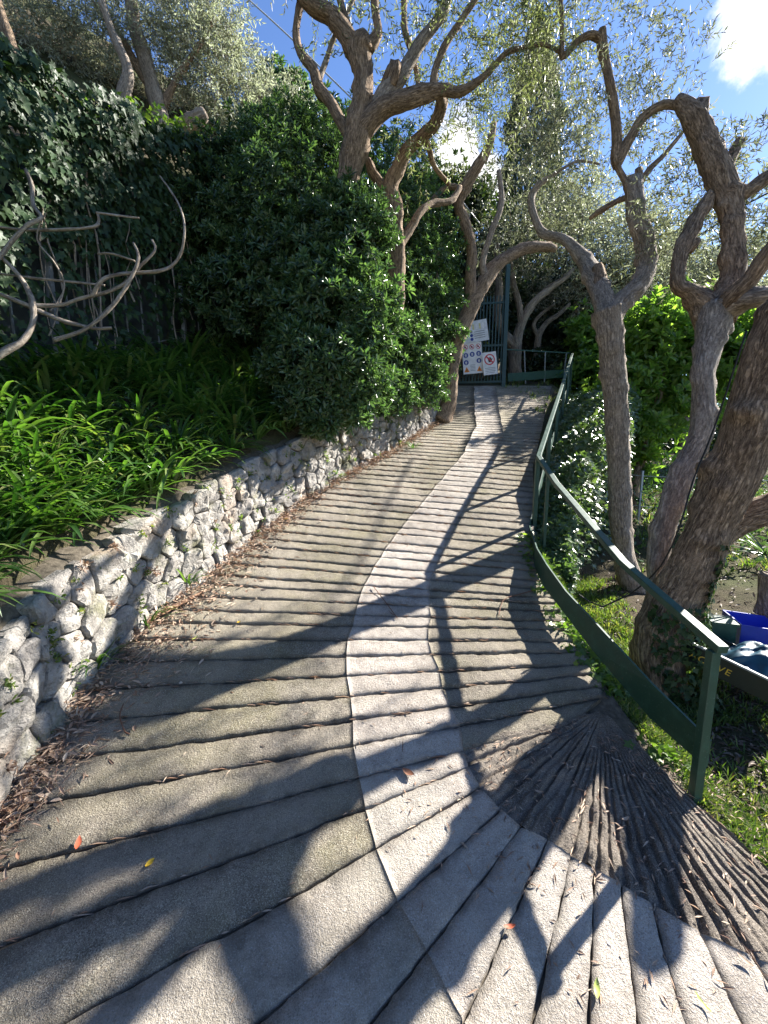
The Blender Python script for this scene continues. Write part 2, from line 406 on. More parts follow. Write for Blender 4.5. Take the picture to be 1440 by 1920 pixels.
def rx(y): return interp(RIGHT, y)
keys = [((lx(11.3), 11.3), (rx(11.3), 11.3), 0), ((lx(6.25), 6.25), (rx(5.85), 5.85), 38), ((lx(4.25), 4.25), (rx(3.75), 3.75), 14),
        ((lx(3.66), 3.66), (rx(3.28), 3.28), 4), ((lx(2.72), 2.72), (rx(2.70), 2.70), 6), ((lx(2.30), 2.30), (1.39, 2.50), 2), ((lx(1.84), 1.84), (1.36, 2.33), 2)]
lines = [(Vector(keys[0][0]), Vector(keys[0][1]))]
for (a0, b0, _), (a1, b1, n) in zip(keys, keys[1:]):
    for i in range(1, n + 1):
        t = i / n; jt = .02 * rnd.uniform(-1, 1)
        a = Vector(a0).lerp(Vector(a1), t); b = Vector(b0).lerp(Vector(b1), t)
        a.x = lx(a.y); lines.append((a + Vector((0, jt)) * (i < n), b + Vector((0, jt)) * (i < n)))
segs = []                                                          # per line: outer end, strip left, strip right, inner end
for a, b in lines:
    t1, t2 = cross(a, b, SLp), cross(a, b, SRp)
    segs.append([a, a.lerp(b, t1 if t1 is not None else .5), a.lerp(b, t2 if t2 is not None else .75), b])
b_x = Vector((1.31, 2.24)); a_x = Vector((lx(1.62), 1.62)); segs.append([a_x, a_x.lerp(b_x, .527), a_x.lerp(b_x, .713), b_x])
angs = [14.9, 20.7, 27.5, 35.3, 41.8, 48.6, 55, 61, 66.9, 73, 81, 89, 97, 106, 118]
RO = [(10, 1.44), (30, 1.45), (48, 1.54), (80, 1.75), (130, 1.9)]; RI = [(10, .87), (28, .91), (36, .9), (59, .84), (71, .9), (87, 1.0), (130, 1.25)]
for an in angs:
    c, s_ = -math.cos(R(an)), -math.sin(R(an)); rm = 4.4
    if c < 0: rm = min(rm, (PV[0] + 1.72) / -c)
    f = lambda r: Vector((PV[0] + c * r, PV[1] + s_ * r))
    segs.append([f(rm), f(interp(RO, an)), f(interp(RI, an)), f(.16)])
NF = len(angs)
def course(a0, a1, b0, b1, name, mat, seed, st=.06, gap=.005, dep=.020, tilt=.004):
    """one course of concrete between two grooves: a0-a1 along the uphill groove, b0-b1 along the downhill one"""
    nu = max(2, min(96, int(max((a1 - a0).length, (b1 - b0).length) / st)))
    wd = max(.03, ((a0 + a1) / 2 - (b0 + b1) / 2).length); g = gap / wd
    prof = [(g, -dep), (g * 1.3, -.007), (g * 2.4, .0), (.22, .002), (.40, .003), (.60, .003), (.80, .002), (1 - g * 2.2, .001), (1 - g * 1.2, -.008), (1 - g, -dep)]
    V = []; Fc = []
    for i in range(nu + 1):
        u = i / nu; A = a0.lerp(a1, u); B = b0.lerp(b1, u)
        for k, (v, h) in enumerate(prof):
            q = A.lerp(B, v); e = .22 if (k < 3 or k > 6) else 0
            if e:
                d = (B - A).normalized() * (.006 * noise.noise(Vector((q.x * 5, q.y * 5, seed))) + .004 * noise.noise(Vector((q.x * 24, q.y * 24, seed))) + .004 * noise.noise(Vector((q.x * 60, q.y * 60, seed)))); q = q + d
            z = zs(q.x, q.y) + h + tilt * (v - .5) + (.007 * nz2(q.x, q.y, 3.1, seed) + .006 * nz2(q.x, q.y, 14, 2) + .005 * nz2(q.x, q.y, 38, 5)) * (h > -.02)
            V.append((q.x, q.y, z))
    n = len(prof)
    for i in range(nu):
        for k in range(n - 1): Fc.append((i*n + k, i*n + k + 1, (i+1)*n + k + 1, (i+1)*n + k))
    Fc.append(tuple(range(n))); Fc.append(tuple(nu*n + k for k in range(n))[::-1])
    me = mesh(name, V, Fc, True); me.polygons[-1].use_smooth = False; me.polygons[-2].use_smooth = False
    at = me.attributes.new('dirt', 'FLOAT', 'POINT'); at.data.foreach_set('value', [(1., 1., .9, .35, .0, .0, .25, .8, 1., 1.)[k] for _ in range(nu + 1) for k in range(n)])
    c = (a0 + a1 + b0 + b1) / 4
    return link(name, me, mat, ramp, (c.x, c.y, zs(c.x, c.y)))
for s_ in segs:
    for k in (1, 2): s_[k] = s_[k] + (s_[3] - s_[0]).normalized() * rnd.uniform(-.014, .014)
for i in range(len(segs) - 1):
    s0, s1 = segs[i], segs[i + 1]; far = s0[0].y > 6.5
    if i == len(segs) - NF - 1:                                    # hand-over from parallel grooves to the fan
        pass
    st = .14 if far else .026
    infan = i >= len(segs) - NF
    if infan and abs(angs[i - (len(segs) - NF)]) > 96: outer = M['apron']
    outer = M['strip'] if infan and i > len(segs) - NF + 4 else (M['apron'] if infan and i > len(segs) - NF + 1 else M['course'])
    gp = .0045 if far else .0055
    course(s0[0], s0[1], s1[0], s1[1], 'concrete_course', outer, i * 1.7, st, gp)
    course(s0[1], s0[2], s1[1], s1[2], 'pale_strip_slab', M['strip'], i * 1.7 + .5, st, gp * (.42 if infan else .55), .024, .004)
    if not infan: course(s0[2], s0[3], s1[2], s1[3], 'concrete_course', M['course'], i * 1.7, st, gp)
# dark ridged quarter round inside the fan
nth, nr = 420, 34; V = []; Fc = []
for i in range(nth + 1):
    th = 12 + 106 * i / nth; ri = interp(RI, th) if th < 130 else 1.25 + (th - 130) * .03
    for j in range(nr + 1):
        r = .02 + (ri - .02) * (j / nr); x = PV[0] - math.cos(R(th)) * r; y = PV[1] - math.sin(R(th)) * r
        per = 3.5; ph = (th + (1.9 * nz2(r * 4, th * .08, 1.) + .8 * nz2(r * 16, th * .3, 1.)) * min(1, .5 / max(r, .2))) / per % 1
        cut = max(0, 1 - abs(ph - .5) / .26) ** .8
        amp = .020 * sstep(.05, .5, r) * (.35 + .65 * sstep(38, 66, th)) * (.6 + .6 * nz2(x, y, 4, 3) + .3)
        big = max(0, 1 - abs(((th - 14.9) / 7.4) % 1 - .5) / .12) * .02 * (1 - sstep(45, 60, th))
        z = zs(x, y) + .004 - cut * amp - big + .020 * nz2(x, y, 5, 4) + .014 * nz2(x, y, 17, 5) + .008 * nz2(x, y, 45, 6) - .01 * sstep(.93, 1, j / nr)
        V.append((x, y, z))
for i in range(nth):
    for j in range(nr): Fc.append((i*(nr+1) + j, (i+1)*(nr+1) + j, (i+1)*(nr+1) + j + 1, i*(nr+1) + j + 1))
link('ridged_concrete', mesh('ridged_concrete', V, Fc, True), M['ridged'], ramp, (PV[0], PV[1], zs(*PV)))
# earth showing in the grooves
V = []; Fc = []; ys = np.arange(-2.5, 11.4, .12)
for y in ys:
    l, r_ = lx(y) + .01, rx(y) + (.0 if y > 2 else .1)
    for k in range(17): x = l + (r_ - l) * k / 16; V.append((x, y, zs(x, y) - .022))
for j in range(len(ys) - 1):
    for k in range(16): Fc.append((j*17 + k, j*17 + k + 1, (j+1)*17 + k + 1, (j+1)*17 + k))
link('groove_bed', mesh('groove_bed', V, Fc, True), M['mortar'], ramp, (0, 3, zr(3)))

# ---------------------------------------------------------------- dry-stone retaining wall
wall = empty('stone_wall', (-1.6, 3.5, zr(3.5)))
tag(wall, 'low rubble wall of pale limestone along the left edge of the grooved ramp', 'wall')
foot = []; y = .75
while y < 8.3: foot.append(Vector((lx(y), y))); y += .05
arc = [0]
for a, b in zip(foot, foot[1:]): arc.append(arc[-1] + (b - a).length)
LEN = arc[-1]
def fpt(s):
    s = max(0, min(LEN - 1e-4, s)); lo = int(np.searchsorted(arc, s, 'right')) - 1; lo = max(0, min(len(foot) - 2, lo))
    t = (s - arc[lo]) / (arc[lo + 1] - arc[lo]); p = foot[lo].lerp(foot[lo + 1], t)
    a, b = foot[max(0, lo - 6)], foot[min(len(foot) - 1, lo + 7)]; d = (b - a).normalized()
    return p, Vector((d.y, -d.x))
def face(s, t, depth):
    p, n = fpt(s); q = p + n * (depth - .10 * t)
    return Vector((q.x, q.y, zr(p.y) - .05 + t))
def clip(poly, mx_, my_, nx_, ny_):
    o = []
    for i in range(len(poly)):
        a, b = poly[i], poly[(i + 1) % len(poly)]
        da = (a[0] - mx_) * nx_ + (a[1] - my_) * ny_; db = (b[0] - mx_) * nx_ + (b[1] - my_) * ny_
        if da <= 0: o.append(a)
        if (da < 0) != (db < 0): t = da / (da - db); o.append((a[0] + (b[0] - a[0]) * t, a[1] + (b[1] - a[1]) * t))
    return o
sites = []; s = .1; wr = random.Random(5)
while s < LEN:
    sz = wr.uniform(.15, .25); t = wr.uniform(0, .12); H = wallh(fpt(s)[0].y)
    while t < H: sites.append([s + wr.uniform(-.06, .06), t]); t += wr.uniform(.09, .24)
    s += sz * .92
def cells():
    o = []
    for i, (sx, sy) in enumerate(sites):
        H = wallh(fpt(sx)[0].y) + .02 * math.sin(sx * 9)
        poly = [(sx - .5, -.03), (sx + .5, -.03), (sx + .5, H), (sx - .5, H)]
        for j, (tx, ty) in enumerate(sites):
            if i == j or abs(tx - sx) > .6: continue
            poly = clip(poly, (sx + tx) / 2, (sy + ty) / 2, tx - sx, ty - sy)
            if len(poly) < 3: break
        o.append(poly)
    return o
cs = cells()
for i, c in enumerate(cs):
    if len(c) > 2: m_ = np.mean(np.array(c), axis=0); sites[i] = [sites[i][0] * .45 + m_[0] * .55, sites[i][1] * .45 + m_[1] * .55]
cs = cells(); nst = 0
for i, c in enumerate(cs):
    if len(c) < 3: continue
    a = np.array(c); ce = a.mean(axis=0); per = []
    for k in range(len(a)):                                        # resample and round the corners
        p, q = a[k], a[(k + 1) % len(a)]; L = np.linalg.norm(q - p)
        if L < .012: continue
        nn = 4 if L > .08 else 3
        for j in range(nn): per.append(p + (q - p) * (.13 + .74 * j / (nn - 1)))
    if len(per) < 4: continue
    per = np.array(per); n = len(per); sd = wr.uniform(0, 90)
    if abs(np.ptp(a[:, 0]) * np.ptp(a[:, 1])) < .003: continue
    proud = wr.uniform(-.01, .03); V = []; Fc = []; tilt = (wr.uniform(-.25, .25), wr.uniform(-.25, .25))
    size = min(np.ptp(a[:, 0]), np.ptp(a[:, 1])); gp = .016
    q0 = 1 - gp / max(.05, size); rings = [(q0, -.09), (q0, -.004), (.975, .030), (.89, .050), (.5, .056)]
    cen = face(ce[0], ce[1], 0)
    for (sc, dp) in rings:
        for p in per:
            q = ce + (p - ce) * sc
            d = dp * (1 if dp < 0 else min(1, size / .12)) + (proud if dp > -.05 else 0)
            if dp > 0: d += .026 * noise.noise(Vector((q[0] * 11, q[1] * 11, sd))) + .016 * noise.noise(Vector((q[0] * 30, q[1] * 30, sd))) + tilt[0] * (q[0] - ce[0]) + tilt[1] * (q[1] - ce[1])
            wv = face(q[0] + .004 * noise.noise(Vector((q[0] * 40, q[1] * 40, 1))), q[1], d); V.append(wv - cen)
    V.append(face(ce[0], ce[1], .050 * min(1, size / .12) + proud + .012 * noise.noise(Vector((sd, 0, 0)))) - cen)
    m_ = len(rings)
    for r in range(m_ - 1):
        for k in range(n): Fc.append((r*n + k, r*n + (k+1) % n, (r+1)*n + (k+1) % n, (r+1)*n + k))
    for k in range(n): Fc.append(((m_-1)*n + k, (m_-1)*n + (k+1) % n, m_*n))
    Fc.append(tuple(range(n))[::-1])
    me = mesh('stone', V, Fc, True)
    for pl in me.polygons:
        if noise.noise(Vector(pl.center) * 14 + Vector((sd, 0, 0))) > -.2: pl.use_smooth = False
    me.materials.append(M['stone']); o = bpy.data.objects.new('stone', me); COL.objects.link(o); o.parent = wall; o.location = cen - wall.location; nst += 1
# core of the wall and its earthy ledge
V = []; Fc = []; kk = 0; s = 0
while s < LEN:
    p, n = fpt(s); H = wallh(p.y) - .02; z = zr(p.y)
    for (d, h) in ((-.012, -.1), (-.012 - .1 * H, H - .08), (-.06 - .1 * H, H - .02), (-.3, H + .02 + .03 * nz2(s, 0, 3)), (-.5, H - .05)): V.append((p.x + n.x * d, p.y + n.y * d, z + h + (0.02 * nz2(s, d, 9) if h > 0 else 0)))
    if kk:
        for q in range(4): b = kk * 5 + q; Fc.append((b - 5, b, b + 1, b - 4))
    kk += 1; s += .08
link('wall_core', mesh('wall_core', V, Fc, True), M['mortar'], wall, (-1.7, 3.5, zr(3.5)))

# ---------------------------------------------------------------- green handrail along the right edge
rail = empty('handrail', (1.53, 1.72, .05))
tag(rail, 'chipped dark green handrail with a low kick board along the right ramp edge', 'railing')
pA = P(1010, 857, 4.34); pB = P(1043, 907, 3.75); pC = P(1168, 1055, 2.5); pC2 = P(1232, 1112, 2.18); pE = P(1352, 1216, 1.72); pF = P(1073, 664, 10.8)
pM = pA.lerp(pF, .45) + Vector((0, 0, -.02))
b = MB()
for p, q in ((pE, pC2), (pC2, pC), (pC, pB), (pB, pA), (pA, pM), (pM, pF)):
    d = (q - p).normalized(); b.bar(p - d * .012, q + d * .012, .05, .038)
top = b.build('top_rail', M['green'], rail)
bev = top.modifiers.new('b', 'BEVEL'); bev.width = .004; bev.segments = 2
def post(p, wd=.042):
    m_ = MB(); z0 = zterr(p.x, p.y) - .12
    m_.bar((p.x, p.y, z0), (p.x, p.y, p.z - .02), wd, wd, Vector((0, 1, 0))); o = m_.build('post', M['green'], rail); bv = o.modifiers.new('b', 'BEVEL'); bv.width = .004; bv.segments = 2
post(pE + Vector((-.015, .02, 0)))
post(pA + Vector((0, .02, 0))); post(pA + Vector((-.03, -.35, -.12)), .03)
for t in (.18, .36, .58, .80, .99): post(pA.lerp(pF, t))
bt = [(P(1330, 1388, 1.76), P(1322, 1438, 1.76)), (P(1222, 1282, 2.08), P(1218, 1346, 2.08)), (P(1120, 1172, 2.5), P(1110, 1218, 2.5)), (P(1060, 1108, 2.9), P(1052, 1142, 2.9)),
      (P(1024, 1058, 3.25), P(1018, 1098, 3.25)), (P(1006, 1028, 3.6), P(1002, 1062, 3.6)), (P(992, 985, 4.28), P(992, 1012, 4.28))]
for t in (.15, .36, .58, .8, 1.): q = pA.lerp(pF, t); z = zs(q.x, q.y); bt.append((Vector((q.x - .03, q.y, z + .26)), Vector((q.x - .03, q.y, z + .10))))
V = []; Fc = []
for i, (u, l) in enumerate(bt):
    n = Vector((.012, .0, 0)); V += [u, l, l + n, u + n]
    if i:
        for k in range(4): Fc.append((4*i - 4 + k, 4*i + k, 4*i + (k+1) % 4, 4*i - 4 + (k+1) % 4))
Fc.append((0, 1, 2, 3)); Fc.append((4*len(bt) - 1, 4*len(bt) - 2, 4*len(bt) - 3, 4*len(bt) - 4))
link('kick_board', mesh('kick_board', V, Fc), M['green'], rail, tuple(bt[2][1]))

# ---------------------------------------------------------------- barred gate with its three notices
GD = 11.25
gate = empty('barred_gate', tuple(P(900, 724, GD)))
tag(gate, 'dark green barred metal gate with a tall post across the top of the ramp', 'gate')
gl = P(856, 724, GD + .1); gr = P(943, 724, GD - .1); gl.z = gr.z = zr(GD) + .02
gx = (gr - gl); gw = gx.length; gx.normalize()
GH = 2.05
m_ = MB(); m_.bar(gr + Vector((0, 0, -.1)), gr + Vector((0, 0, 2.95)), .10, .10, Vector((0, 1, 0))); m_.build('gate_post', M['gategreen'], gate)
m_ = MB(); m_.bar(gl + Vector((0, 0, -.1)), gl + Vector((0, 0, 2.5)), .09, .09, Vector((0, 1, 0))); m_.build('gate_post', M['gategreen'], gate)
for h in (.08, 1.0, GH):
    m_ = MB(); m_.bar(gl + Vector((0, 0, h)), gr + Vector((0, 0, h)), .045, .05); m_.build('gate_rail', M['gategreen'], gate)
nb = 15; me = None
for i in range(1, nb):
    q = gl.lerp(gr, i / nb)
    if me is None:
        m_ = MB(); m_.box((0, 0, GH / 2 + .12), .028, .028, GH + .1); me = mesh('gate_bar', m_.v, m_.f); me.materials.append(M['gategreen'])
    o = bpy.data.objects.new('gate_bar', me); COL.objects.link(o); o.parent = gate; o.location = q - gate.location
def shape(name, pts, mat, par, org, ax, up, nr, off):
    V = [org + ax * x + up * y + nr * off for x, y in pts]
    me = mesh(name, V, [tuple(range(len(V)))]); return link(name, me, mat, par, tuple(sum(V, Vector()) / len(V)))
def ring(cx, cy, r0, r1, n=28):
    a = [(cx + r1 * math.cos(2*math.pi*k/n), cy + r1 * math.sin(2*math.pi*k/n)) for k in range(n)]; b2 = [(cx + r0 * math.cos(2*math.pi*k/n), cy + r0 * math.sin(2*math.pi*k/n)) for k in range(n)]
    return a, b2
M['signwhite'] = mat_simple('dirty_sign_white', (.78, .78, .80), .55, .4, .14, 9, .0005)
M['signfaded'] = mat_simple('faded_film_print', (.66, .68, .72), .4, .4, .25, 7, .0005)
M['red'] = mat_simple('sign_red', (.55, .03, .05), .5, .4, .1); M['blue'] = mat_simple('sign_blue', (.02, .05, .28), .5, .4, .1)
M['black'] = mat_simple('sign_black', (.015, .015, .018), .5, .4, .1); M['orange'] = mat_simple('sign_orange', (.72, .22, .02), .5, .4, .1)
M['print'] = mat_simple('sign_small_print', (.22, .23, .26), .6, .3, .2); M['printlight'] = mat_simple('sign_glyph_white', (.6, .6, .62), .5)
M['printyellow'] = mat_simple('sign_faded_yellow', (.62, .58, .30), .5)
def sign(name, c4, D, label):
    a, b_, c, d = [P(px, py, D) for px, py in c4]                  # top left, top right, bottom right, bottom left
    wv = ((b_ - a) + (c - d)) / 2; hv = ((a - d) + (b_ - c)) / 2
    W, H = wv.length, hv.length; ax = wv.normalized(); up = (hv - ax * hv.dot(ax)).normalized(); nr = ax.cross(up)
    if nr.y > 0: nr = -nr
    org = (a + b_ + c + d) / 4
    r = MB(); r.box((0, 0, 0), W, .004, H, ax, nr, up); V = [v + org for v in r.v]
    t = link(name, mesh(name, V, r.f), M['signwhite'], None, tuple(org)); tag(t, label, 'sign')
    return t, org, ax, up, nr, W, H
class Art:
    def __init__(s, sg): s.t, s.o, s.ax, s.up, s.n, s.W, s.H = sg; s.off = .0032
    def poly(s, name, pts, mat): shape(name, pts, M[mat], s.t, s.o, s.ax, s.up, s.n, s.off)
    def disc(s, name, x, y, r, mat, n=24): s.poly(name, [(x + r * math.cos(2*math.pi*k/n), y + r * math.sin(2*math.pi*k/n)) for k in range(n)], mat)
    def ring(s, name, x, y, r0, r1, mat, bar=True):
        a, b2 = ring(x, y, r0, r1); n = len(a); q = a + b2
        V = [s.o + s.ax * px + s.up * py + s.n * s.off for px, py in q]; Fc = [(k, (k+1) % n, n + (k+1) % n, n + k) for k in range(n)]
        if bar:
            d = (r1 - r0) * .45; e = r0 * .74; b0 = len(V)
            for px, py in ((-e - d, e - d), (-e + d, e + d), (e + d, -e + d), (e - d, -e - d)): V.append(s.o + s.ax * (x + px) + s.up * (y + py) + s.n * (s.off + .0012))
            Fc.append((b0, b0 + 1, b0 + 2, b0 + 3))
        link(name, mesh(name, V, Fc), M[mat], s.t, tuple(s.o + s.ax * x + s.up * y))
    def rect(s, name, x, y, w_, h_, mat): s.poly(name, [(x - w_/2, y - h_/2), (x + w_/2, y - h_/2), (x + w_/2, y + h_/2), (x - w_/2, y + h_/2)], mat)
# large faded film notice, tilted, on top
sg = sign('faded_notice', ((868, 606), (914, 597), (915, 637), (866, 646)), 11.02, 'faded translucent notice tied highest on the gate bars'); A = Art(sg); W, H = A.W, A.H
A.t.data.materials.clear(); A.t.data.materials.append(M['signfaded'])
for k in range(4): A.rect('faded_letter', -.05 * W + k * .13 * W, .22 * H, .07 * W, .26 * H, ('printyellow', 'signwhite')[k % 2])
for k, (x, y, c) in enumerate(((-.33, .05, 'print'), (-.16, .02, 'print'), (-.16, -.16, 'blue'), (-.16, -.34, 'blue'), (-.33, -.14, 'print'))): A.disc('faded_symbol', x * W, y * H, .06 * W, c)
for k in range(4): A.rect('text_line', .16 * W, (-.02 - .1 * k) * H, .42 * W, .03 * H, 'print')
# nine-symbol site safety notice
sg = sign('safety_notice', ((867, 643), (904, 641), (904, 698), (868, 703)), 11.05, 'white safety notice with rows of red, blue and orange symbols low on the gate'); A = Art(sg); W, H = A.W, A.H
for j in range(3):
    x = (-.33 + .33 * j) * W; y = .36 * H; r = .125 * W
    A.ring('ban_symbol', x, y, r * .80, r, 'red'); A.disc('ban_figure', x - .01 * W, y, r * .38, 'black')
for (cx_, cy_) in ((-.33, .10), (0, .12), (.33, .13), (-.33, -.13), (.33, -.10)):
    x, y = cx_ * W, cy_ * H; r = .125 * W
    A.disc('duty_symbol', x, y, r, 'blue'); A.off += .001; A.disc('helmet_shape', x, y + r * .1, r * .42, 'printlight'); A.rect('body_shape', x, y - r * .5, r * .7, r * .28, 'printlight'); A.off -= .001
for x in (-.32, .33):
    A.poly('warning_triangle', [((x - .14) * W, -.44 * H), ((x + .14) * W, -.44 * H), (x * W, -.27 * H)], 'orange'); A.off += .001
    A.rect('warning_mark', x * W, -.38 * H, .03 * W, .07 * H, 'black'); A.off -= .001
for k in range(5): A.rect('text_line', .0, (-.22 - .045 * k) * H, .26 * W, .014 * H, 'print')
# no-entry hand notice
sg = sign('no_entry_notice', ((906, 662), (932, 658), (931, 701), (905, 704)), 10.98, 'white notice with a red ring over a black raised hand beside the gate post'); A = Art(sg); W, H = A.W, A.H
A.ring('ban_ring', 0, .17 * H, .30 * W, .38 * W, 'red'); x0, y0 = .02 * W, .15 * H
A.off -= .0008; hand = [(-.09, -.16), (.07, -.16), (.14, -.03), (.19, .08), (.16, .11), (.10, .03), (.09, .17), (.055, .175), (.045, .06), (.035, .215), (-.005, .215), (-.01, .06), (-.03, .19), (-.068, .18), (-.06, .05), (-.10, .13), (-.135, .11), (-.12, -.04)]
hp = [(x0 + a_ * W, y0 + b_ * W) for a_, b_ in hand]
V = [A.o + A.ax * x + A.up * y + A.n * A.off for x, y in hp] + [A.o + A.ax * x0 + A.up * (y0 - .02 * W) + A.n * A.off]; n = len(hp)
link('hand_shape', mesh('hand_shape', V, [(k, (k+1) % n, n) for k in range(n)]), M['black'], A.t, tuple(A.o)); A.off += .0008
for k in range(4): A.rect('text_line', 0, (-.20 - .07 * k) * H, (.74 - .1 * (k == 3)) * W, .022 * H, 'print')

# ---------------------------------------------------------------- leaf builders (arrays in, one mesh out)
def unit(a): return a / np.maximum(1e-9, np.linalg.norm(a, axis=-1, keepdims=True))
def rvec(n): return unit(rng.normal(size=(n, 3)))
class Leaves:
    """collects triangles and quads of many leaves, then links them as one mesh"""
    def __init__(s): s.V = []; s.T = []; s.n = 0
    def kite(s, C, D, L, W, up=None, curl=.12):
        n = len(C)
        if n == 0: return
        D = unit(D); U = rvec(n) if up is None else unit(up + .45 * rvec(n)); Sd = unit(np.cross(D, U)); Nn = np.cross(Sd, D)
        L = np.broadcast_to(L, (n,))[:, None]; W = np.broadcast_to(W, (n,))[:, None]
        a = C; b = C + D * L * .42 + Sd * W / 2 + Nn * W * .22; c = C + D * L - Nn * L * curl; d = C + D * L * .42 - Sd * W / 2 + Nn * W * .22
        s.V.append(np.stack([a, b, c, d], 1).reshape(-1, 3)); i = s.n + np.arange(n)[:, None] * 4
        s.T.append(np.stack([i + 0, i + 1, i + 2, i + 0, i + 2, i + 3], 1).reshape(-1, 3)); s.n += 4 * n
    def oval(s, C, D, L, W, up=None, curl=.15, fold=.18):
        n = len(C)
        if n == 0: return
        D = unit(D); U = rvec(n) if up is None else unit(up + .4 * rvec(n)); Sd = unit(np.cross(D, U)); Nn = np.cross(Sd, D)
        L = np.broadcast_to(L, (n,))[:, None]; W = np.broadcast_to(W, (n,))[:, None]
        m1 = C + D * L * .4; a = C; t = C + D * L - Nn * L * curl
        b1 = C + D * L * .3 + Sd * W * .42 + Nn * W * fold; b2 = C + D * L * .68 + Sd * W * .5 + Nn * (W * fold - L * curl * .35)
        c1 = C + D * L * .3 - Sd * W * .42 + Nn * W * fold; c2 = C + D * L * .68 - Sd * W * .5 + Nn * (W * fold - L * curl * .35)
        s.V.append(np.stack([a, b1, b2, t, c2, c1], 1).reshape(-1, 3)); i = s.n + np.arange(n)[:, None] * 6
        s.T.append(np.stack([i, i+1, i+2, i, i+2, i+3, i, i+3, i+4, i, i+4, i+5], 1).reshape(-1, 3)); s.n += 6 * n
    def ivy(s, C, D, L, up=None):
        """five-pointed leaf"""
        n = len(C)
        if n == 0: return
        D = unit(D); U = rvec(n) if up is None else unit(up + .35 * rvec(n)); Sd = unit(np.cross(D, U)); Nn = np.cross(Sd, D)
        L = np.broadcast_to(L, (n,))[:, None]
        pts = [(0, .05, 0), (.30, -.10, -.05), (.26, .16, .04), (.50, .34, -.04), (.22, .46, .03), (0, 1.0, -.12), (-.22, .46, .03), (-.50, .34, -.04), (-.26, .16, .04), (-.30, -.10, -.05)]
        P_ = [C + Sd * L * x + D * L * y + Nn * L * z for x, y, z in pts] + [C + D * L * .3 - Nn * L * .04]
        s.V.append(np.stack(P_, 1).reshape(-1, 3)); i = s.n + np.arange(n)[:, None] * 11
        tr = []
        for k in range(10): tr += [i + k, i + (k + 1) % 10, i + 10]
        s.T.append(np.stack(tr, 1).reshape(-1, 3)); s.n += 11 * n
    def blade(s, C, A, L, W, droop, k=6):
        """long arching strap leaf; A is the azimuth-and-rise direction it starts in"""
        n = len(C); A = unit(A); hz = A.copy(); hz[:, 2] = 0; hz = unit(hz + 1e-6); Sd = unit(np.cross(hz, np.array([[0, 0, 1.]])))
        L = np.broadcast_to(L, (n,))[:, None]; W = np.broadcast_to(W, (n,))[:, None]; droop = np.broadcast_to(droop, (n,))[:, None]
        rows = []; p = C.copy(); d = A.copy()
        for j in range(k + 1):
            t = j / k; wd = W * (min(1, .55 + 1.6 * t) if t < .5 else max(.04, (1 - ((t - .5) / .5) ** 2.2)))
            nn = np.cross(Sd, d)
            rows += [p - Sd * wd / 2 + nn * wd * .22, p, p + Sd * wd / 2 + nn * wd * .22]
            p = p + d * L / k; d = unit(d + np.array([[0, 0, -1.]]) * droop * (.35 + 1.1 * t) + hz * droop * .25)
        V = np.stack(rows, 1); m = 3 * (k + 1); s.V.append(V.reshape(-1, 3)); i = s.n + np.arange(n)[:, None] * m
        tr = []
        for j in range(k):
            for q in (0, 1): a = 3 * j + q; tr += [i + a, i + a + 1, i + a + 4, i + a, i + a + 4, i + a + 3]
        s.T.append(np.stack(tr, 1).reshape(-1, 3)); s.n += m * n
    def prism(s, A, B, ra, rb):
        """thin three-sided twigs from A to B"""
        n = len(A); D = unit(B - A); U = unit(np.cross(D, rvec(n))); W_ = np.cross(D, U); rows = []
        for (p, r) in ((A, ra), (B, rb)):
            for k in range(3):
                a = 2 * math.pi * k / 3; rows.append(p + (U * math.cos(a) + W_ * math.sin(a)) * np.broadcast_to(r, (n,))[:, None])
        s.V.append(np.stack(rows, 1).reshape(-1, 3)); i = s.n + np.arange(n)[:, None] * 6; tr = []
        for k in range(3): q = (k + 1) % 3; tr += [i + k, i + q, i + 3 + q, i + k, i + 3 + q, i + 3 + k]
        s.T.append(np.stack(tr, 1).reshape(-1, 3)); s.n += 6 * n
    def build(s, name, mat, parent=None, smooth=False, origin=None):
        if not s.V: return None
        V = np.concatenate(s.V); T = np.concatenate(s.T); me = npmesh(name, V, T, 3)
        if origin is None: origin = Vector(((V[:, 0].min() + V[:, 0].max()) / 2, (V[:, 1].min() + V[:, 1].max()) / 2, V[:, 2].min()))
        return link(name, me, mat, parent, origin, smooth)
def inball(n, sq=.33):
    return rvec(n) * (rng.random((n, 1)) ** sq)
def sprays(Lf, Tw, centres, per=16, L=(.045, .07), W=.013, ln=(.25, .5), droop=.5, outward=.5, r0=.004, squash=.85):
    """olive sprays: a thin arching twig with leaves in opposite pairs; centres = [(point, radius, count)]"""
    for c, rad, n in centres:
        c = np.array(tuple(c)); q = inball(n, .45) * np.array([1, 1, squash]); A = c + q * rad
        D = unit(rvec(n) * .8 + unit(q) * outward + np.array([0, 0, .25])); T = rng.uniform(*ln, n)[:, None]
        p = A.copy(); d = D.copy(); K = per // 2; side = unit(np.cross(d, rvec(n)))
        for j in range(K):
            q2 = p + d * T / K; Tw.prism(p, q2, r0 * (1 - .7 * j / K), r0 * (1 - .7 * (j + 1) / K))
            for sg_ in (-1, 1):
                keep = rng.random(n) < .88
                ld = unit(d * .75 + side * sg_ * .75 + rvec(n) * .3); Lf.kite(q2[keep], ld[keep], rng.uniform(*L, n)[keep], W * rng.uniform(.7, 1.2, n)[keep])
            side = unit(np.cross(d, side) + .2 * rvec(n)); p = q2; d = unit(d + np.array([[0, 0, -1.]]) * droop / K + .12 * rvec(n))
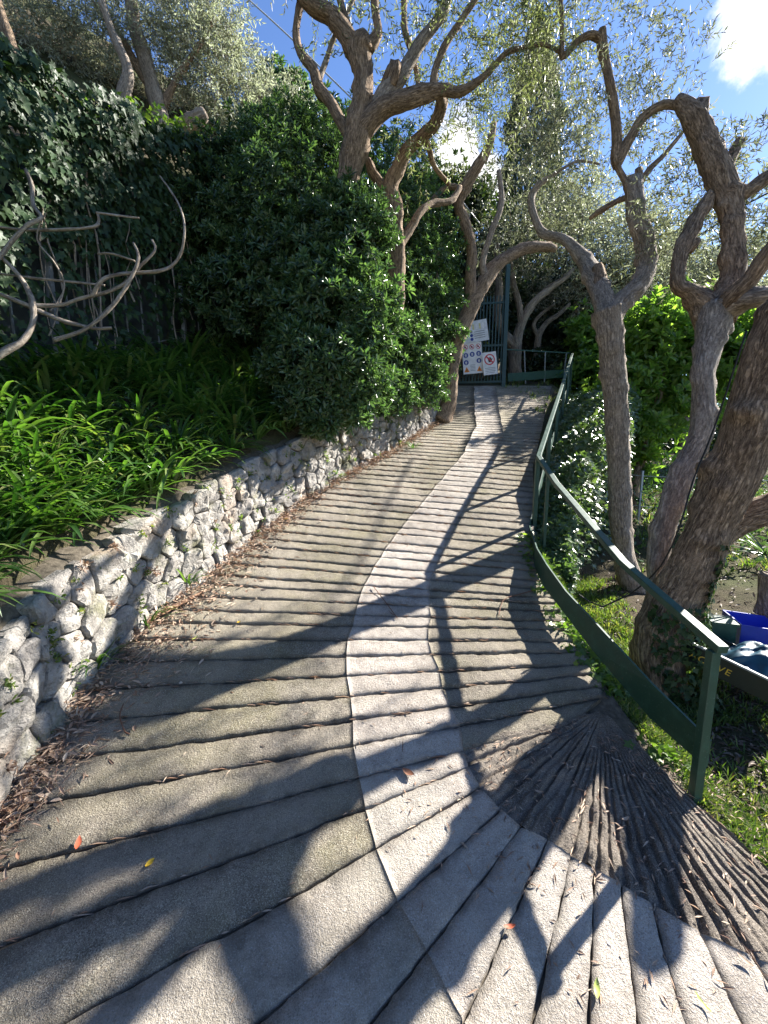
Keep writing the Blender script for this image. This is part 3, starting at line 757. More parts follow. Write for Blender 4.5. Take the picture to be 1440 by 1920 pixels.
def rosettes(Lf, lumps, k=9, L=(.06, .10), W=.024, up=.45, shell=(.7, 1.06), spread=1.1, keepf=None):
    """whorls of leaves at the shoot tips of a rounded bush; lumps = [(point, (rx,ry,rz), count)]"""
    for c, rad, n in lumps:
        c = np.array(tuple(c)); rad = np.array(rad); u = rvec(n)
        sc = rng.uniform(*shell, (n, 1)) * (1 + .24 * np.sin(u[:, :1] * 7 + c[0] * 3) * np.sin(u[:, 1:2] * 6 + c[1]) + .16 * np.sin(u[:, 2:] * 9 + u[:, :1] * 4))
        A = c + u * rad * sc; ax = unit(u / rad * rad.mean() + np.array([0, 0, up]) + .35 * rvec(n))
        if keepf is not None:
            kf = keepf(A); A = A[kf]; ax = ax[kf]
        n = len(A)
        if n == 0: continue
        s1 = unit(np.cross(ax, rvec(n))); s2 = np.cross(ax, s1)
        for j in range(k):
            a = 2.4 * j; t = j / k; o = s1 * math.cos(a) + s2 * math.sin(a)
            d = unit(ax * (1.25 - spread * t) + o * (.5 + .6 * t) + .22 * rvec(n))
            Lf.oval(A - ax * (.05 * t), d, rng.uniform(*L, n) * (.75 + .35 * t), W * rng.uniform(.8, 1.2, n), up=ax)
def lump(px, py, D, rp, n, sx=1., sz=1.):
    r = rp * D / F; return (P(px, py, D), (r * sx, r, r * sz), n)
def limb(name, pts, mat, parent, sides=10, rough=.22, seg=.05, lump_=.5):
    """pts = (px, py, forward distance, radius in photo pixels) turned into real radii"""
    q = [P(a, b_, c) for a, b_, c, r in pts]; rr = [r * c / F * .97 for a, b_, c, r in pts]
    m_ = MB(); m_.tube(q, rr, sides, True, rough, seg, rnd.uniform(0, 30), lump_); return m_.build(name, mat, parent, tuple(q[0]), True, True)

# ---------------------------------------------------------------- fence, wall behind it and ivy
back = MB(); bv = []; bf = []; k = 0; y = 1.0
while y < 11.2:
    x = interp(FENCE, y) - .27; z = zfence(y)
    for h, dx in ((-.3, 0), (.7, .0), (1.5, -.02), (2.22, -.04), (2.26, -.25)): bv.append((x + dx + .03 * nz2(y, h, 3), y, z + h))
    if k:
        for q in range(4): b0 = k * 5 + q; bf.append((b0 - 5, b0, b0 + 1, b0 - 4))
    k += 1; y += .15
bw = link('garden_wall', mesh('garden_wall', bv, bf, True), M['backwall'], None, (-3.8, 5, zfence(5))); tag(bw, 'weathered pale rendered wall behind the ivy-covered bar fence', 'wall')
fence = empty('bar_fence', (interp(FENCE, 4), 4, zfence(4)))
tag(fence, 'tall dark metal bar fence half hidden under ivy above the planted bank', 'fence')
me = None; y = 2.6
while y < 9.2:
    x = interp(FENCE, y); z = zfence(y)
    if me is None:
        m_ = MB(); m_.box((0, 0, 1.02), .016, .016, 2.25); me = mesh('fence_bar', m_.v, m_.f); me.materials.append(M['iron'])
    o = bpy.data.objects.new('fence_bar', me); COL.objects.link(o); o.parent = fence; o.location = Vector((x, y, z)) - fence.location; o.rotation_euler = (rnd.uniform(-.012, .012), rnd.uniform(-.012, .012), 0)
    y += .19
for h in (.12, 2.05):
    ys = [2.5 + .75 * i for i in range(10)]
    for a, b_ in zip(ys, ys[1:]):
        m_ = MB(); m_.bar((interp(FENCE, a), a, zfence(a) + h), (interp(FENCE, b_), b_, zfence(b_) + h), .035, .012); m_.build('fence_rail', M['iron'], fence)
for y in (2.7, 4.5, 6.15, 7.8):
    m_ = MB(); m_.box((interp(FENCE, y) + .03, y, zfence(y) + 1.0), .05, .05, 2.5); m_.build('fence_post', M['iron'], fence)

def ivyfield(Lf, n, yr, tr_, off, size, dens, outn=None):
    y = rng.uniform(*yr, n); t = rng.uniform(*tr_, n); kp = rng.random(n) < np.array([dens(a, b_) for a, b_ in zip(y, t)]); y = y[kp]; t = t[kp]; n = len(y)
    f = np.array([interp(FENCE, a) for a in y]); z = np.array([zfence(a) for a in y]) + t
    bul = np.array([.16 + .22 * max(0, nz2(a, b_, 1.7, 4)) + .10 * nz2(a, b_, 5, 2) for a, b_ in zip(y, t)])
    C = np.stack([f + off + bul * (.4 + .9 * np.clip((t - .8) / 1.2, 0, 1.2)) * rng.uniform(.4, 1.1, n), y + rng.normal(0, .03, n), z], 1)
    up = np.tile(np.array([[.9, -.45, .35]]), (n, 1)); D = np.stack([rng.normal(.1, .35, n), rng.normal(0, .5, n), -np.abs(rng.normal(.8, .3, n))], 1)
    Lf.ivy(C, D, rng.uniform(*size, n), up=up)
def dens(y, t):
    v = 1.0 if t > 1.3 else .62 + .38 * sstep(.8, 1.3, t)
    v *= .5 + 1.1 * max(0, nz2(y, t, 2.6, 7) + .35)
    if 4.1 < y < 5.2 and .1 < t < 1.25: v *= .5
    if 5.2 < y < 7.2 and t < 1.0: v *= .5
    return v
Lf = Leaves(); ivyfield(Lf, 15000, (2.3, 9.8), (.0, 2.75), .03, (.06, .12), dens)
ivyfield(Lf, 5200, (2.3, 9.8), (1.7, 2.8), .02, (.05, .10), lambda y, t: .95)
n = 4200; y = rng.uniform(2.2, 10, n); f = np.array([interp(FENCE, a) for a in y]); z = np.array([zfence(a) for a in y])
C = np.stack([f - rng.uniform(-.25, .75, n), y, z + 2.5 + .25 * rng.random(n) + np.array([.28 * nz2(a, 0, 1.3) for a in y])], 1)
Lf.ivy(C, rvec(n) + np.array([.5, -.2, -.3]), rng.uniform(.05, .10, n), up=np.tile([[.3, -.2, 1.]], (n, 1)))
iv = Lf.build('ivy', M['ivy']); tag(iv, 'thick dark ivy hanging over the bar fence', 'ivy', kind='stuff')
Lf = Leaves(); n = 1500; y = rng.uniform(5.5, 9.8, n); f = np.array([interp(FENCE, a) for a in y]); z = np.array([zfence(a) for a in y])
C = np.stack([f - rng.uniform(-.3, .9, n), y, z + 2.68 + .3 * rng.random(n)], 1)
Lf.ivy(C, rvec(n) + np.array([.5, -.2, -.1]), rng.uniform(.05, .09, n), up=np.tile([[.2, -.2, 1.]], (n, 1)))
ivl = Lf.build('ivy', M['ivylight']); tag(ivl, 'sunlit yellow-green ivy shoots along the top of the fence', 'ivy', kind='stuff')
# hanging ivy stems
hv = empty('ivy_stems', (interp(FENCE, 5) + .1, 5, zfence(5))); tag(hv, 'thin brown ivy stems hanging down in front of the bar fence', 'stems')
for i in range(34):
    y = rnd.uniform(3.2, 7.6); x = interp(FENCE, y) + rnd.uniform(.05, .16); z = zfence(y); h0 = rnd.uniform(1.5, 2.3); h1 = rnd.uniform(.0, 1.0); pts = []
    for k in range(6): pts.append((x + rnd.uniform(-.03, .05), y + rnd.uniform(-.07, .07), z + h0 + (h1 - h0) * k / 5))
    m_ = MB(); r = rnd.uniform(.005, .012); m_.tube(pts, [r] * 6, 5, False, .2, .12); m_.build('stem', M['vine'], hv, None, True, True)
vine = empty('bare_vine', tuple(P(60, 600, 3.7))); tag(vine, 'leafless pale grey vine with looping bare stems in front of the fence', 'vine')
for pts in ([(-60, 700, 3.3, 8.5), (0, 665, 3.4, 8.5), (42, 640, 3.5, 8), (62, 605, 3.6, 7.5), (61, 570, 3.65, 7.5), (50, 540, 3.7, 5.5), (30, 510, 3.7, 5), (0, 480, 3.7, 5), (-40, 450, 3.7, 5)],
            [(60, 572, 3.65, 6), (110, 572, 3.75, 4.5), (150, 560, 3.8, 4.5), (200, 548, 3.85, 4.3), (235, 530, 3.9, 4.3), (262, 500, 3.95, 4), (290, 470, 4, 3), (285, 450, 4.1, 3)],
            [(172, 556, 3.8, 5.5), (189, 527, 3.8, 5), (211, 517, 3.85, 4.5), (250, 512, 3.9, 4.3), (292, 509, 3.95, 4), (320, 500, 4, 3.6), (339, 475, 4, 3.3), (346, 436, 4, 3), (342, 402, 4.1, 2.6), (328, 370, 4.2, 2.2), (300, 330, 4.3, 2)],
            [(-30, 545, 3.6, 5.5), (0, 552, 3.6, 5.5), (55, 574, 3.65, 5.5), (111, 599, 3.7, 4.8), (150, 610, 3.75, 4.5), (180, 616, 3.8, 3.8), (210, 615, 3.85, 3)],
            [(100, 637, 3.6, 5), (155, 619, 3.7, 4.5), (194, 591, 3.75, 4.5), (222, 560, 3.8, 4.2), (247, 519, 3.85, 4.5), (260, 483, 3.9, 4), (250, 455, 4.0, 3)],
            [(-30, 420, 3.8, 3.4), (0, 426, 3.8, 3.4), (55, 431, 3.85, 3.6), (125, 430, 3.9, 3.8), (175, 425, 3.95, 3.6), (185, 414, 4, 3), (182, 398, 4, 3)],
            [(-20, 500, 3.6, 5.5), (0, 481, 3.65, 5.5), (22, 452, 3.7, 5), (50, 424, 3.75, 5), (78, 408, 3.8, 4.5), (62, 385, 3.9, 4.5), (60, 347, 4, 4.5), (48, 318, 4.1, 4)],
            [(180, 399, 3.95, 2.6), (211, 403, 4, 2.8), (262, 409, 4.1, 2.2)], [(-20, 510, 3.8, 2.6), (50, 520, 3.85, 3), (120, 527, 3.9, 3), (196, 535, 3.95, 2.8)],
            [(183, 476, 4, 2.5), (211, 476, 4, 3), (253, 490, 4.05, 3)], [(78, 410, 3.8, 2.2), (70, 450, 3.8, 2), (100, 490, 3.8, 2), (120, 530, 3.85, 2), (112, 570, 3.8, 2)]):
    pts = [(a_, b_, c_, r_ * .68) for a_, b_, c_, r_ in pts]
    limb('vine_stem', pts, M['vine'], vine, 8, .35, .022, .8)

# ---------------------------------------------------------------- strap-leaved plants on the bank
def strap_mesh(n, L, W, seed, up=1.3):
    Lf = Leaves(); a = rng.uniform(0, 2 * math.pi, n); rise = rng.uniform(.5, up + .9, n)
    A = np.stack([np.cos(a), np.sin(a), rise], 1); C = np.stack([np.cos(a) * .03, np.sin(a) * .03, np.zeros(n)], 1)
    Lf.blade(C, A, rng.uniform(.6, 1.05, n) * L, W * rng.uniform(.7, 1.1, n), rng.uniform(.18, .5, n)); V = np.concatenate(Lf.V); T = np.concatenate(Lf.T)
    me = npmesh('strap_leaf_plant', V, T, 3); me.materials.append(M['strap']); me.shade_smooth(); return me
SM = [strap_mesh(34, .55, .034, i) for i in range(5)] + [strap_mesh(26, .40, .022, 8), strap_mesh(22, .26, .014, 9)]
def zone(x, y, l, f):                                                # where on the bank a plant stands, said by what is beside it
    a = 0 if x > l - .75 else (2 if x < f + .75 else 1); k = 0 if y < 2.4 else (1 if y < 3.6 else (2 if y < 5 else 3))
    row = ('spilling over the stone wall edge', 'midway up the bank', 'at the ivied fence foot')[a]
    bd = ('nearest the viewer', 'level with the leaf litter heap', 'below the bare looping vine', 'beside the big shrub')[k]
    return ('strap-leaved plant %s, %s' % (row, bd), 'strap-leaved plants %s, %s' % (row, bd))
proto = None; placed = []; tries = 0
while len(placed) < 240 and tries < 14000:
    tries += 1
    y = rnd.uniform(1.1, 7.2); l = interp(LEFT, y); f = interp(FENCE, y); x = rnd.uniform(f + .12, l - .27)
    if any((x - a) ** 2 + (y - b_) ** 2 < (.13 + .015 * y) ** 2 for a, b_ in placed): continue
    if y > 4.9 and x < l - .7 and rnd.random() < .8: continue
    placed.append((x, y))
    k = rnd.randrange(5); o = bpy.data.objects.new('strap_leaf_plant', SM[k]) if proto is None else proto.copy()
    if proto is None: proto = o
    o.data = SM[k]; o.location = (x, y, zterr(x, y) - .02); o.rotation_euler = (rnd.uniform(-.12, .12), .16 + rnd.uniform(-.1, .1), rnd.uniform(0, 6.28)); s_ = rnd.uniform(.8, 1.2) * (1.0 if y > 2.2 else .9); o.scale = (s_, s_, s_)
    zl = zone(x, y, l, f); tag(o, zl[0], 'plant', zl[1]); COL.objects.link(o)
for (px, py, D, k, s_, lab) in ((172, 1205, 2.42, 5, .8, 'strap-leaved tuft rooted at the wall foot nearest the viewer'), (272, 1128, 2.85, 6, 1.0, 'small strap-leaved tuft at the wall foot above the large loose bark strip'),
                                (352, 1062, 3.3, 5, .75, 'drooping strap-leaved tuft growing at the wall foot beside the bark strip'), (628, 893, 5.45, 6, .8, 'tiny yellow-green tuft at the wall foot below the big shrub'), (775, 835, 6.6, 6, .8, 'tiny tuft at the far end of the wall foot')):
    q = P(px, py, D); o = bpy.data.objects.new('grass_tuft', SM[k]); o.location = (q.x, q.y, zr(q.y) + .0); o.scale = (s_,) * 3; o.rotation_euler = (0, .25, rnd.uniform(0, 6)); tag(o, lab, 'plant'); COL.objects.link(o)
for (x_, y_, s_) in ((-2.32, 2.02, 1.0), (-2.2, 1.78, .9), (-2.42, 2.35, 1.1), (-2.30, 2.62, 1.0), (-2.25, 2.95, 1.0)):
    k = rnd.randrange(5); o = proto.copy(); o.data = SM[k]; o.location = (x_, y_, zterr(x_, y_) - .02); o.rotation_euler = (0, .3, rnd.uniform(0, 6)); o.scale = (s_,) * 3
    zl = zone(x_, y_, interp(LEFT, y_), interp(FENCE, y_)); tag(o, zl[0], 'plant', zl[1]); COL.objects.link(o)
# low leafy undergrowth between them
Lf = Leaves(); n = 9000; y = rng.uniform(.8, 9.5, n); x = np.array([interp(FENCE, a) for a in y]); l = np.array([interp(LEFT, a) for a in y]); x = x + rng.random(n) * (l - .3 - x)
C = np.stack([x, y, np.array([zterr(a, b_) for a, b_ in zip(x, y)]) + rng.uniform(.0, .12, n)], 1); Lf.oval(C, rvec(n) + np.array([.2, -.2, .7]), rng.uniform(.04, .10, n), .022)
o = Lf.build('undergrowth', M['shrub']); tag(o, 'low leafy undergrowth covering the soil of the planted bank', 'undergrowth', kind='stuff')
# weeds in the wall joints
Lf = Leaves(); Lr = Leaves()
for i in range(150):
    s_ = rnd.uniform(.2, LEN * .8); H = wallh(fpt(s_)[0].y); t = rnd.uniform(.05, H); q = face(s_, t, .05); p_, nn = fpt(s_); k = rnd.randrange(10, 26)
    C = np.array([tuple(q)]) + rng.normal(0, .014, (k, 3)); D = rvec(k) + np.array([nn.x, nn.y, .1]) * .9
    (Lr if rnd.random() < .3 and s_ < 3.2 else Lf).oval(C, D, rng.uniform(.018, .042, k), .012)
tag(Lf.build('wall_weeds', M['grass']), 'small green weeds sprouting from the joints of the stone wall', 'weeds', kind='stuff')
tag(Lr.build('wall_weeds', M['litter']), 'reddish withered weeds on the near stones of the wall', 'weeds', kind='stuff')

# ---------------------------------------------------------------- shrubs above the wall
def shrub(name, label, cat, lumps, mats, stems, group=None, k=9, **kw):
    base = lumps[0][0].copy()
    if base.y < 9: base.x = min(base.x, interp(LEFT, base.y) - .65)
    t = empty(name, (base.x, base.y, zterr(base.x, base.y))); tag(t, label, cat, group)
    for mat, share in mats:
        Lf = Leaves(); rosettes(Lf, [(c, r, int(n * share)) for c, r, n in lumps], k=k, **kw); Lf.build('foliage', M[mat], t)
    for c, r, n in lumps[:stems]:
        m_ = MB(); b0 = Vector((base.x + rnd.uniform(-.3, .3), base.y + rnd.uniform(-.2, .3), zterr(base.x, base.y) - .05)); mid = (b0 + c) / 2 + Vector((rnd.uniform(-.2, .2), rnd.uniform(-.2, .2), .1))
        m_.tube([b0, mid, c], [.03, .022, .008], 6, False, .2, .15); m_.build('stem', M['bark'], t, None, True, True)
    return t
shrub('evergreen_shrub', 'tall dark glossy shrub filling the bank next to the bar fence', 'shrub',
      [lump(470, 330, 6.9, 75, 560), lump(430, 430, 6.5, 75, 520), lump(520, 400, 6.4, 95, 700), lump(585, 320, 6.9, 85, 600), lump(445, 560, 6.2, 85, 560), lump(530, 280, 7.2, 60, 400), lump(520, 520, 6.1, 95, 650), lump(480, 245, 7.4, 30, 120), lump(610, 250, 7.4, 45, 220), lump(430, 500, 6.9, 110, 500), lump(640, 430, 6.6, 80, 450), lump(625, 440, 5.7, 55, 300), lump(690, 430, 5.7, 48, 260), lump(650, 385, 5.75, 36, 170), lump(660, 480, 5.6, 60, 300), lump(570, 480, 5.7, 60, 300)],
      [('shrub', .93), ('shrublight', .10)], 5, L=(.07, .125), W=.026)
shrub('evergreen_shrub', 'glossy whorl-leaved shrub bulging forward over the rubble wall', 'shrub',
      [lump(610, 560, 5.4, 75, 520), lump(580, 680, 5.1, 72, 520), lump(655, 690, 5.3, 75, 520), lump(690, 590, 5.5, 65, 430), lump(625, 745, 5.1, 40, 220), lump(560, 600, 5.4, 60, 360), lump(690, 725, 5.6, 45, 220), lump(545, 540, 5.6, 40, 180), lump(600, 790, 4.95, 32, 150), lump(560, 755, 4.9, 36, 170), lump(660, 765, 5.15, 36, 150), lump(520, 690, 5.2, 36, 130)],
      [('shrub', .55), ('shrublight', .32)], 5, L=(.075, .135), W=.027)
shrub('evergreen_shrub', 'dense green shrub beside the leaning trunk near the gate', 'shrub',
      [lump(700, 330, 8.6, 70, 520), lump(770, 420, 8.4, 72, 560), lump(800, 500, 8.4, 62, 480), lump(740, 540, 7.9, 80, 650), lump(800, 610, 8.1, 60, 480), lump(780, 690, 7.2, 55, 400), lump(835, 560, 8.6, 40, 260), lump(655, 270, 8.7, 50, 280), lump(740, 650, 6.9, 60, 420), lump(760, 330, 9.0, 60, 380), lump(830, 650, 8.6, 38, 200), lump(720, 450, 8.1, 80, 600), lump(800, 730, 7.2, 38, 200), lump(740, 740, 6.5, 40, 200)],
      [('shrub', .85), ('shrublight', .3)], 5, L=(.065, .11), W=.026)

# ---------------------------------------------------------------- olive trees
def crown(t, centres, mat='olive', twig='twig', **kw):
    Lf = Leaves(); Tw = Leaves(); sprays(Lf, Tw, centres, **kw); Lf.build('crown', M[mat], t); Tw.build('twigs', M[twig], t)['kind'] = 'stuff'
def C3(px, py, D, rp, n): return (P(px, py, D), rp * D / F, n)
# the many-stemmed tree right of the rail
t1 = empty('olive_tree', tuple(P(1230, 1190, 2.85))); tag(t1, 'thick ivy-footed olive tree with several leaning stems and sawn limbs, nearest the rail end', 'tree')
B1 = M['bark']
limb('trunk', [(1250, 1330, 2.72, 47), (1240, 1270, 2.76, 44), (1240, 1200, 2.79, 46), (1258, 1135, 2.8, 47), (1292, 1070, 2.78, 44), (1322, 1005, 2.76, 38), (1347, 950, 2.74, 39), (1385, 860, 2.72, 42), (1422, 745, 2.7, 42), (1452, 640, 2.68, 40), (1490, 540, 2.64, 30), (1560, 400, 2.5, 22), (1620, 220, 2.4, 15)], B1, t1, 20, .20, .035, .7)
ta = empty('olive_tree', tuple(P(1190, 1100, 4.7))); tag(ta, 'slender forked olive tree with one arched and one upright limb, left of the thick one', 'tree')
DA = 4.75
def LA(nm, pts, sides=12, ro=.2, lu=.5, mat=B1): limb(nm, [(a_, b_, DA + c_, d_) for a_, b_, c_, d_ in pts], mat, ta, sides, ro, .045, lu)
BA = M['barkpale']
LA('trunk', [(1212, 1190, 0, 30), (1196, 1130, 0, 25), (1180, 1080, 0, 21), (1168, 1020, 0, 19), (1161, 930, 0, 19), (1158, 780, 0, 19), (1148, 680, 0, 20), (1144, 620, 0, 23), (1138, 580, 0, 26)], 16, .2, .6, BA)
LA('limb', [(1142, 605, 0, 22), (1130, 560, .25, 19), (1118, 525, .5, 17), (1100, 495, .8, 14), (1080, 470, 1.0, 10), (1055, 448, 1.2, 8), (1018, 438, 1.4, 7), (1002, 405, 1.5, 6.5), (996, 370, 1.6, 6), (1010, 346, 1.6, 5.5), (1030, 333, 1.6, 4.5), (1052, 318, 1.6, 2.5), (1085, 302, 1.7, 2), (1125, 308, 1.7, 1.5)], 12, .2, .5, BA)
LA('limb', [(1122, 545, .35, 13), (1124, 520, .4, 11), (1120, 500, .45, 9)], 12, .35, .8)
LA('limb', [(1140, 610, .0, 20), (1162, 570, .12, 18), (1196, 538, .28, 16), (1212, 500, .42, 16.5), (1208, 455, .52, 16), (1196, 410, .6, 15), (1190, 370, .65, 14), (1188, 335, .7, 12.5)], 16, .2, .6, BA)
LA('branch', [(1182, 365, .68, 8), (1172, 340, .68, 5), (1160, 318, .68, 5), (1156, 305, .68, 7)], 8)
LA('branch', [(1192, 350, .68, 8), (1198, 328, .68, 7), (1197, 316, .68, 6)], 8)
LA('branch', [(1198, 345, .7, 5), (1222, 312, .75, 4.5), (1245, 290, .8, 4), (1280, 248, .85, 3)], 8)
LA('branch', [(1186, 370, .7, 4), (1160, 376, .8, 4.5), (1128, 394, .9, 5), (1105, 410, 1.0, 3)], 8)
LA('limb', [(1278, 200, .6, 6), (1250, 196, .6, 7), (1225, 205, .62, 7), (1202, 225, .64, 7.5), (1182, 258, .66, 8), (1165, 290, .68, 9), (1155, 308, .68, 8), (1157, 270, .68, 8), (1155, 230, .68, 7.5), (1148, 180, .68, 7.5), (1138, 130, .68, 7), (1130, 90, .68, 8), (1129, 55, .68, 6)], 12, .12, .3)
LA('branch', [(1132, 76, .68, 6), (1110, 66, .68, 5.5), (1085, 76, .68, 5), (1060, 104, .68, 5), (1053, 108, .68, 4.5), (1054, 60, .68, 3.5), (1052, 0, .68, 3), (1050, -60, .68, 2.5)], 8)
crown(ta, [C3(1235, 260, 5.6, 60, 66), C3(1190, 130, 5.6, 80, 80), C3(1100, 60, 5.6, 70, 60), C3(1160, 220, 5.7, 60, 50), C3(1245, 470, 5.6, 60, 60), C3(1290, 120, 5.8, 50, 22), C3(1210, 20, 4.8, 60, 24), C3(1030, 300, 5.0, 60, 36), C3(1280, 420, 4.9, 55, 40)], 'olive', per=14, ln=(.18, .36), L=(.055, .085), W=.017, r0=.002)
limb('trunk', [(1236, 1180, 2.92, 28.2), (1230, 1090, 3.00, 15.98), (1240, 1010, 3.12, 18.8), (1272, 905, 3.32, 21.62), (1315, 805, 3.50, 18.8), (1318, 700, 3.68, 15.98), (1330, 640, 3.82, 22.56), (1342, 585, 3.95, 31.96)], M['barkpale'], t1, 16, .22, .035, .6)
limb('limb', [(1340, 610, 3.95, 28.2), (1318, 572, 4.00, 21.62), (1290, 545, 4.02, 13.16), (1272, 535, 4.02, 11.28), (1272, 500, 4.07, 11.28), (1279, 467, 4.11, 12.22), (1292, 440, 4.15, 13.16), (1308, 408, 4.19, 11.28), (1322, 382, 4.22, 10.34), (1330, 368, 4.24, 9.4)], B1, t1, 12, .22, .03, .7)
limb('branch', [(1290, 470, 4.11, 7.52), (1302, 458, 4.10, 7.52), (1308, 450, 4.10, 6.58)], B1, t1, 8, .3)
limb('limb', [(1342, 600, 3.97, 31.02), (1364, 560, 4.00, 26.32), (1374, 520, 4.03, 18.8), (1374, 460, 4.10, 16.45), (1371, 400, 4.17, 17.86), (1356, 355, 4.23, 20.68), (1338, 305, 4.29, 19.74), (1320, 262, 4.35, 18.8), (1302, 225, 4.39, 17.86), (1284, 200, 4.44, 13.16), (1268, 186, 4.47, 8.46)], B1, t1, 18, .2, .03, .7)
limb('branch', [(1303, 232, 4.39, 15.04), (1311, 212, 4.41, 13.16), (1314, 196, 4.43, 12.69)], B1, t1, 12, .3)
limb('branch', [(1356, 330, 4.28, 11.28), (1370, 298, 4.36, 8.93), (1386, 266, 4.45, 8.46)], B1, t1, 10)
limb('limb', [(1358, 362, 4.20, 16.92), (1382, 368, 4.17, 14.1), (1402, 358, 4.16, 11.28), (1425, 342, 4.16, 11.28), (1462, 316, 4.14, 9.4)], B1, t1, 12)
limb('limb', [(1352, 592, 3.95, 21.4), (1378, 556, 3.79, 19.6), (1408, 522, 3.69, 13.5), (1445, 470, 3.59, 12.9), (1500, 400, 3.49, 11.5), (1580, 300, 3.39, 8.1)], B1, t1, 14)
limb('limb', [(1352, 580, 3.91, 23.2), (1390, 562, 3.79, 21.4), (1440, 555, 3.59, 15.6), (1520, 540, 3.39, 13.5), (1620, 480, 3.19, 10.2)], M['barkpale'], t1, 14)
limb('limb', [(1268, 1110, 2.8, 34), (1310, 1035, 2.85, 30), (1370, 985, 2.85, 30), (1440, 955, 2.8, 29), (1520, 920, 2.7, 26), (1640, 820, 2.6, 20)], B1, t1, 14)
crown(t1, [C3(1290, 350, 4.8, 60, 80), C3(1410, 450, 4.4, 55, 60), C3(1400, 290, 4.6, 55, 40), C3(1430, 380, 4.6, 40, 30), C3(1380, 520, 4.4, 40, 20)], 'olive', per=14, ln=(.18, .36), L=(.055, .085), W=.017, r0=.002)
# the tree that rises through the shrubs
t2 = empty('olive_tree', tuple(P(650, 700, 6.2))); tag(t2, 'gnarled dark olive tree rising out of the shrubs above the wall', 'tree')
limb('trunk', [(640, 640, 6.0, 18), (648, 480, 5.9, 17), (654, 340, 5.8, 18), (664, 280, 5.75, 22), (674, 235, 5.7, 20), (680, 190, 5.7, 18), (682, 140, 5.7, 17), (676, 95, 5.7, 20), (690, 78, 5.7, 16)], B1, t2, 16, .25, .06, .8)
limb('limb', [(680, 120, 5.7, 17), (652, 70, 5.7, 14), (622, 30, 5.7, 13), (592, 15, 5.65, 12), (566, -10, 5.6, 9), (545, -60, 5.6, 7)], B1, t2, 12)
limb('branch', [(690, 90, 5.7, 11), (702, 76, 5.7, 9), (709, 62, 5.7, 7), (704, 20, 5.7, 6.5), (700, -40, 5.7, 6)], B1, t2, 8)
limb('branch', [(664, 80, 5.7, 8), (650, 45, 5.75, 6.5), (638, 0, 5.8, 6), (630, -60, 5.8, 5)], B1, t2, 8)
limb('limb', [(660, 262, 5.75, 10), (642, 235, 5.75, 9), (618, 190, 5.75, 9), (598, 165, 5.75, 10), (588, 132, 5.75, 8), (562, 98, 5.75, 6.5), (555, 55, 5.75, 6), (562, 10, 5.75, 6), (570, -50, 5.75, 5)], B1, t2, 10)
limb('branch', [(598, 150, 5.75, 5), (612, 112, 5.8, 4), (628, 68, 5.8, 3.6), (668, -10, 5.9, 3)], M['barkpale'], t2, 8)
limb('limb', [(668, 262, 5.75, 18), (692, 228, 5.65, 16), (722, 200, 5.6, 15), (768, 186, 5.55, 14), (800, 176, 5.5, 13), (830, 168, 5.5, 9), (862, 172, 5.5, 7.5), (900, 150, 5.5, 5.5), (928, 122, 5.5, 4.5), (952, 98, 5.5, 4), (990, 88, 5.5, 3.5), (1022, 84, 5.5, 3), (1052, 100, 5.5, 2.2)], B1, t2, 14)
limb('limb', [(700, 218, 5.65, 12), (722, 176, 5.65, 14), (748, 148, 5.65, 12), (770, 112, 5.7, 10), (795, 72, 5.7, 9), (825, 30, 5.7, 8.5), (842, -20, 5.7, 7), (860, -80, 5.7, 6)], M['barkpale'], t2, 12)
limb('branch', [(730, 165, 5.65, 13), (738, 140, 5.6, 13), (742, 124, 5.6, 12)], B1, t2, 12, .45)
limb('branch', [(812, 172, 5.5, 7), (816, 130, 5.5, 6), (838, 80, 5.5, 5.5), (870, 30, 5.5, 5), (905, -20, 5.5, 4)], B1, t2, 8)
limb('branch', [(786, 180, 5.6, 4), (778, 120, 5.9, 4), (760, 60, 6.1, 5), (757, 0, 6.2, 5), (755, -60, 6.2, 4)], B1, t2, 8)
crown(t2, [C3(700, 60, 5.7, 70, 22), C3(800, 60, 5.7, 80, 34), C3(590, 60, 5.8, 60, 8), C3(900, 60, 5.6, 90, 66), C3(960, 140, 5.5, 80, 70), C3(860, 170, 5.6, 70, 34), C3(740, 0, 5.8, 80, 26), C3(1040, 60, 5.4, 80, 55), C3(640, 20, 5.8, 60, 22), C3(780, 230, 5.7, 60, 16), C3(980, 0, 5.5, 90, 60)], 'olivegreen', per=16, ln=(.22, .42), L=(.055, .09), W=.017, r0=.0025, droop=.8)
crown(t2, [C3(900, -260, 5.6, 200, 120), C3(560, -330, 5.8, 220, 170)], 'olive', per=14, ln=(.3, .5), L=(.06, .09), W=.022)  # unseen crown above the view, added to shade the fence
# its neighbour
t3 = empty('olive_tree', tuple(P(745, 640, 6.5))); tag(t3, 'slim curving olive tree between the shrubs, right of the gnarled dark one', 'tree')
limb('trunk', [(742, 600, 6.6, 15), (742, 480, 6.5, 16), (738, 430, 6.45, 17), (735, 390, 6.4, 17), (732, 355, 6.4, 14), (744, 320, 6.35, 11), (762, 284, 6.3, 10), (790, 258, 6.2, 10), (815, 232, 6.1, 10), (828, 198, 6.0, 10), (824, 172, 5.8, 8)], B1, t3, 14)
limb('limb', [(732, 385, 6.4, 12), (716, 350, 6.4, 9), (698, 322, 6.4, 8), (690, 300, 6.4, 6)], B1, t3, 10)
limb('limb', [(742, 470, 6.5, 9), (765, 436, 6.6, 7.5), (788, 398, 6.7, 6.5), (812, 382, 6.9, 6), (845, 376, 7.1, 5.5), (862, 352, 7.3, 5)], B1, t3, 10)
limb('branch', [(796, 262, 6.2, 5), (806, 285, 6.3, 4.5), (814, 312, 6.4, 4), (842, 345, 6.6, 3.5)], B1, t3, 8)
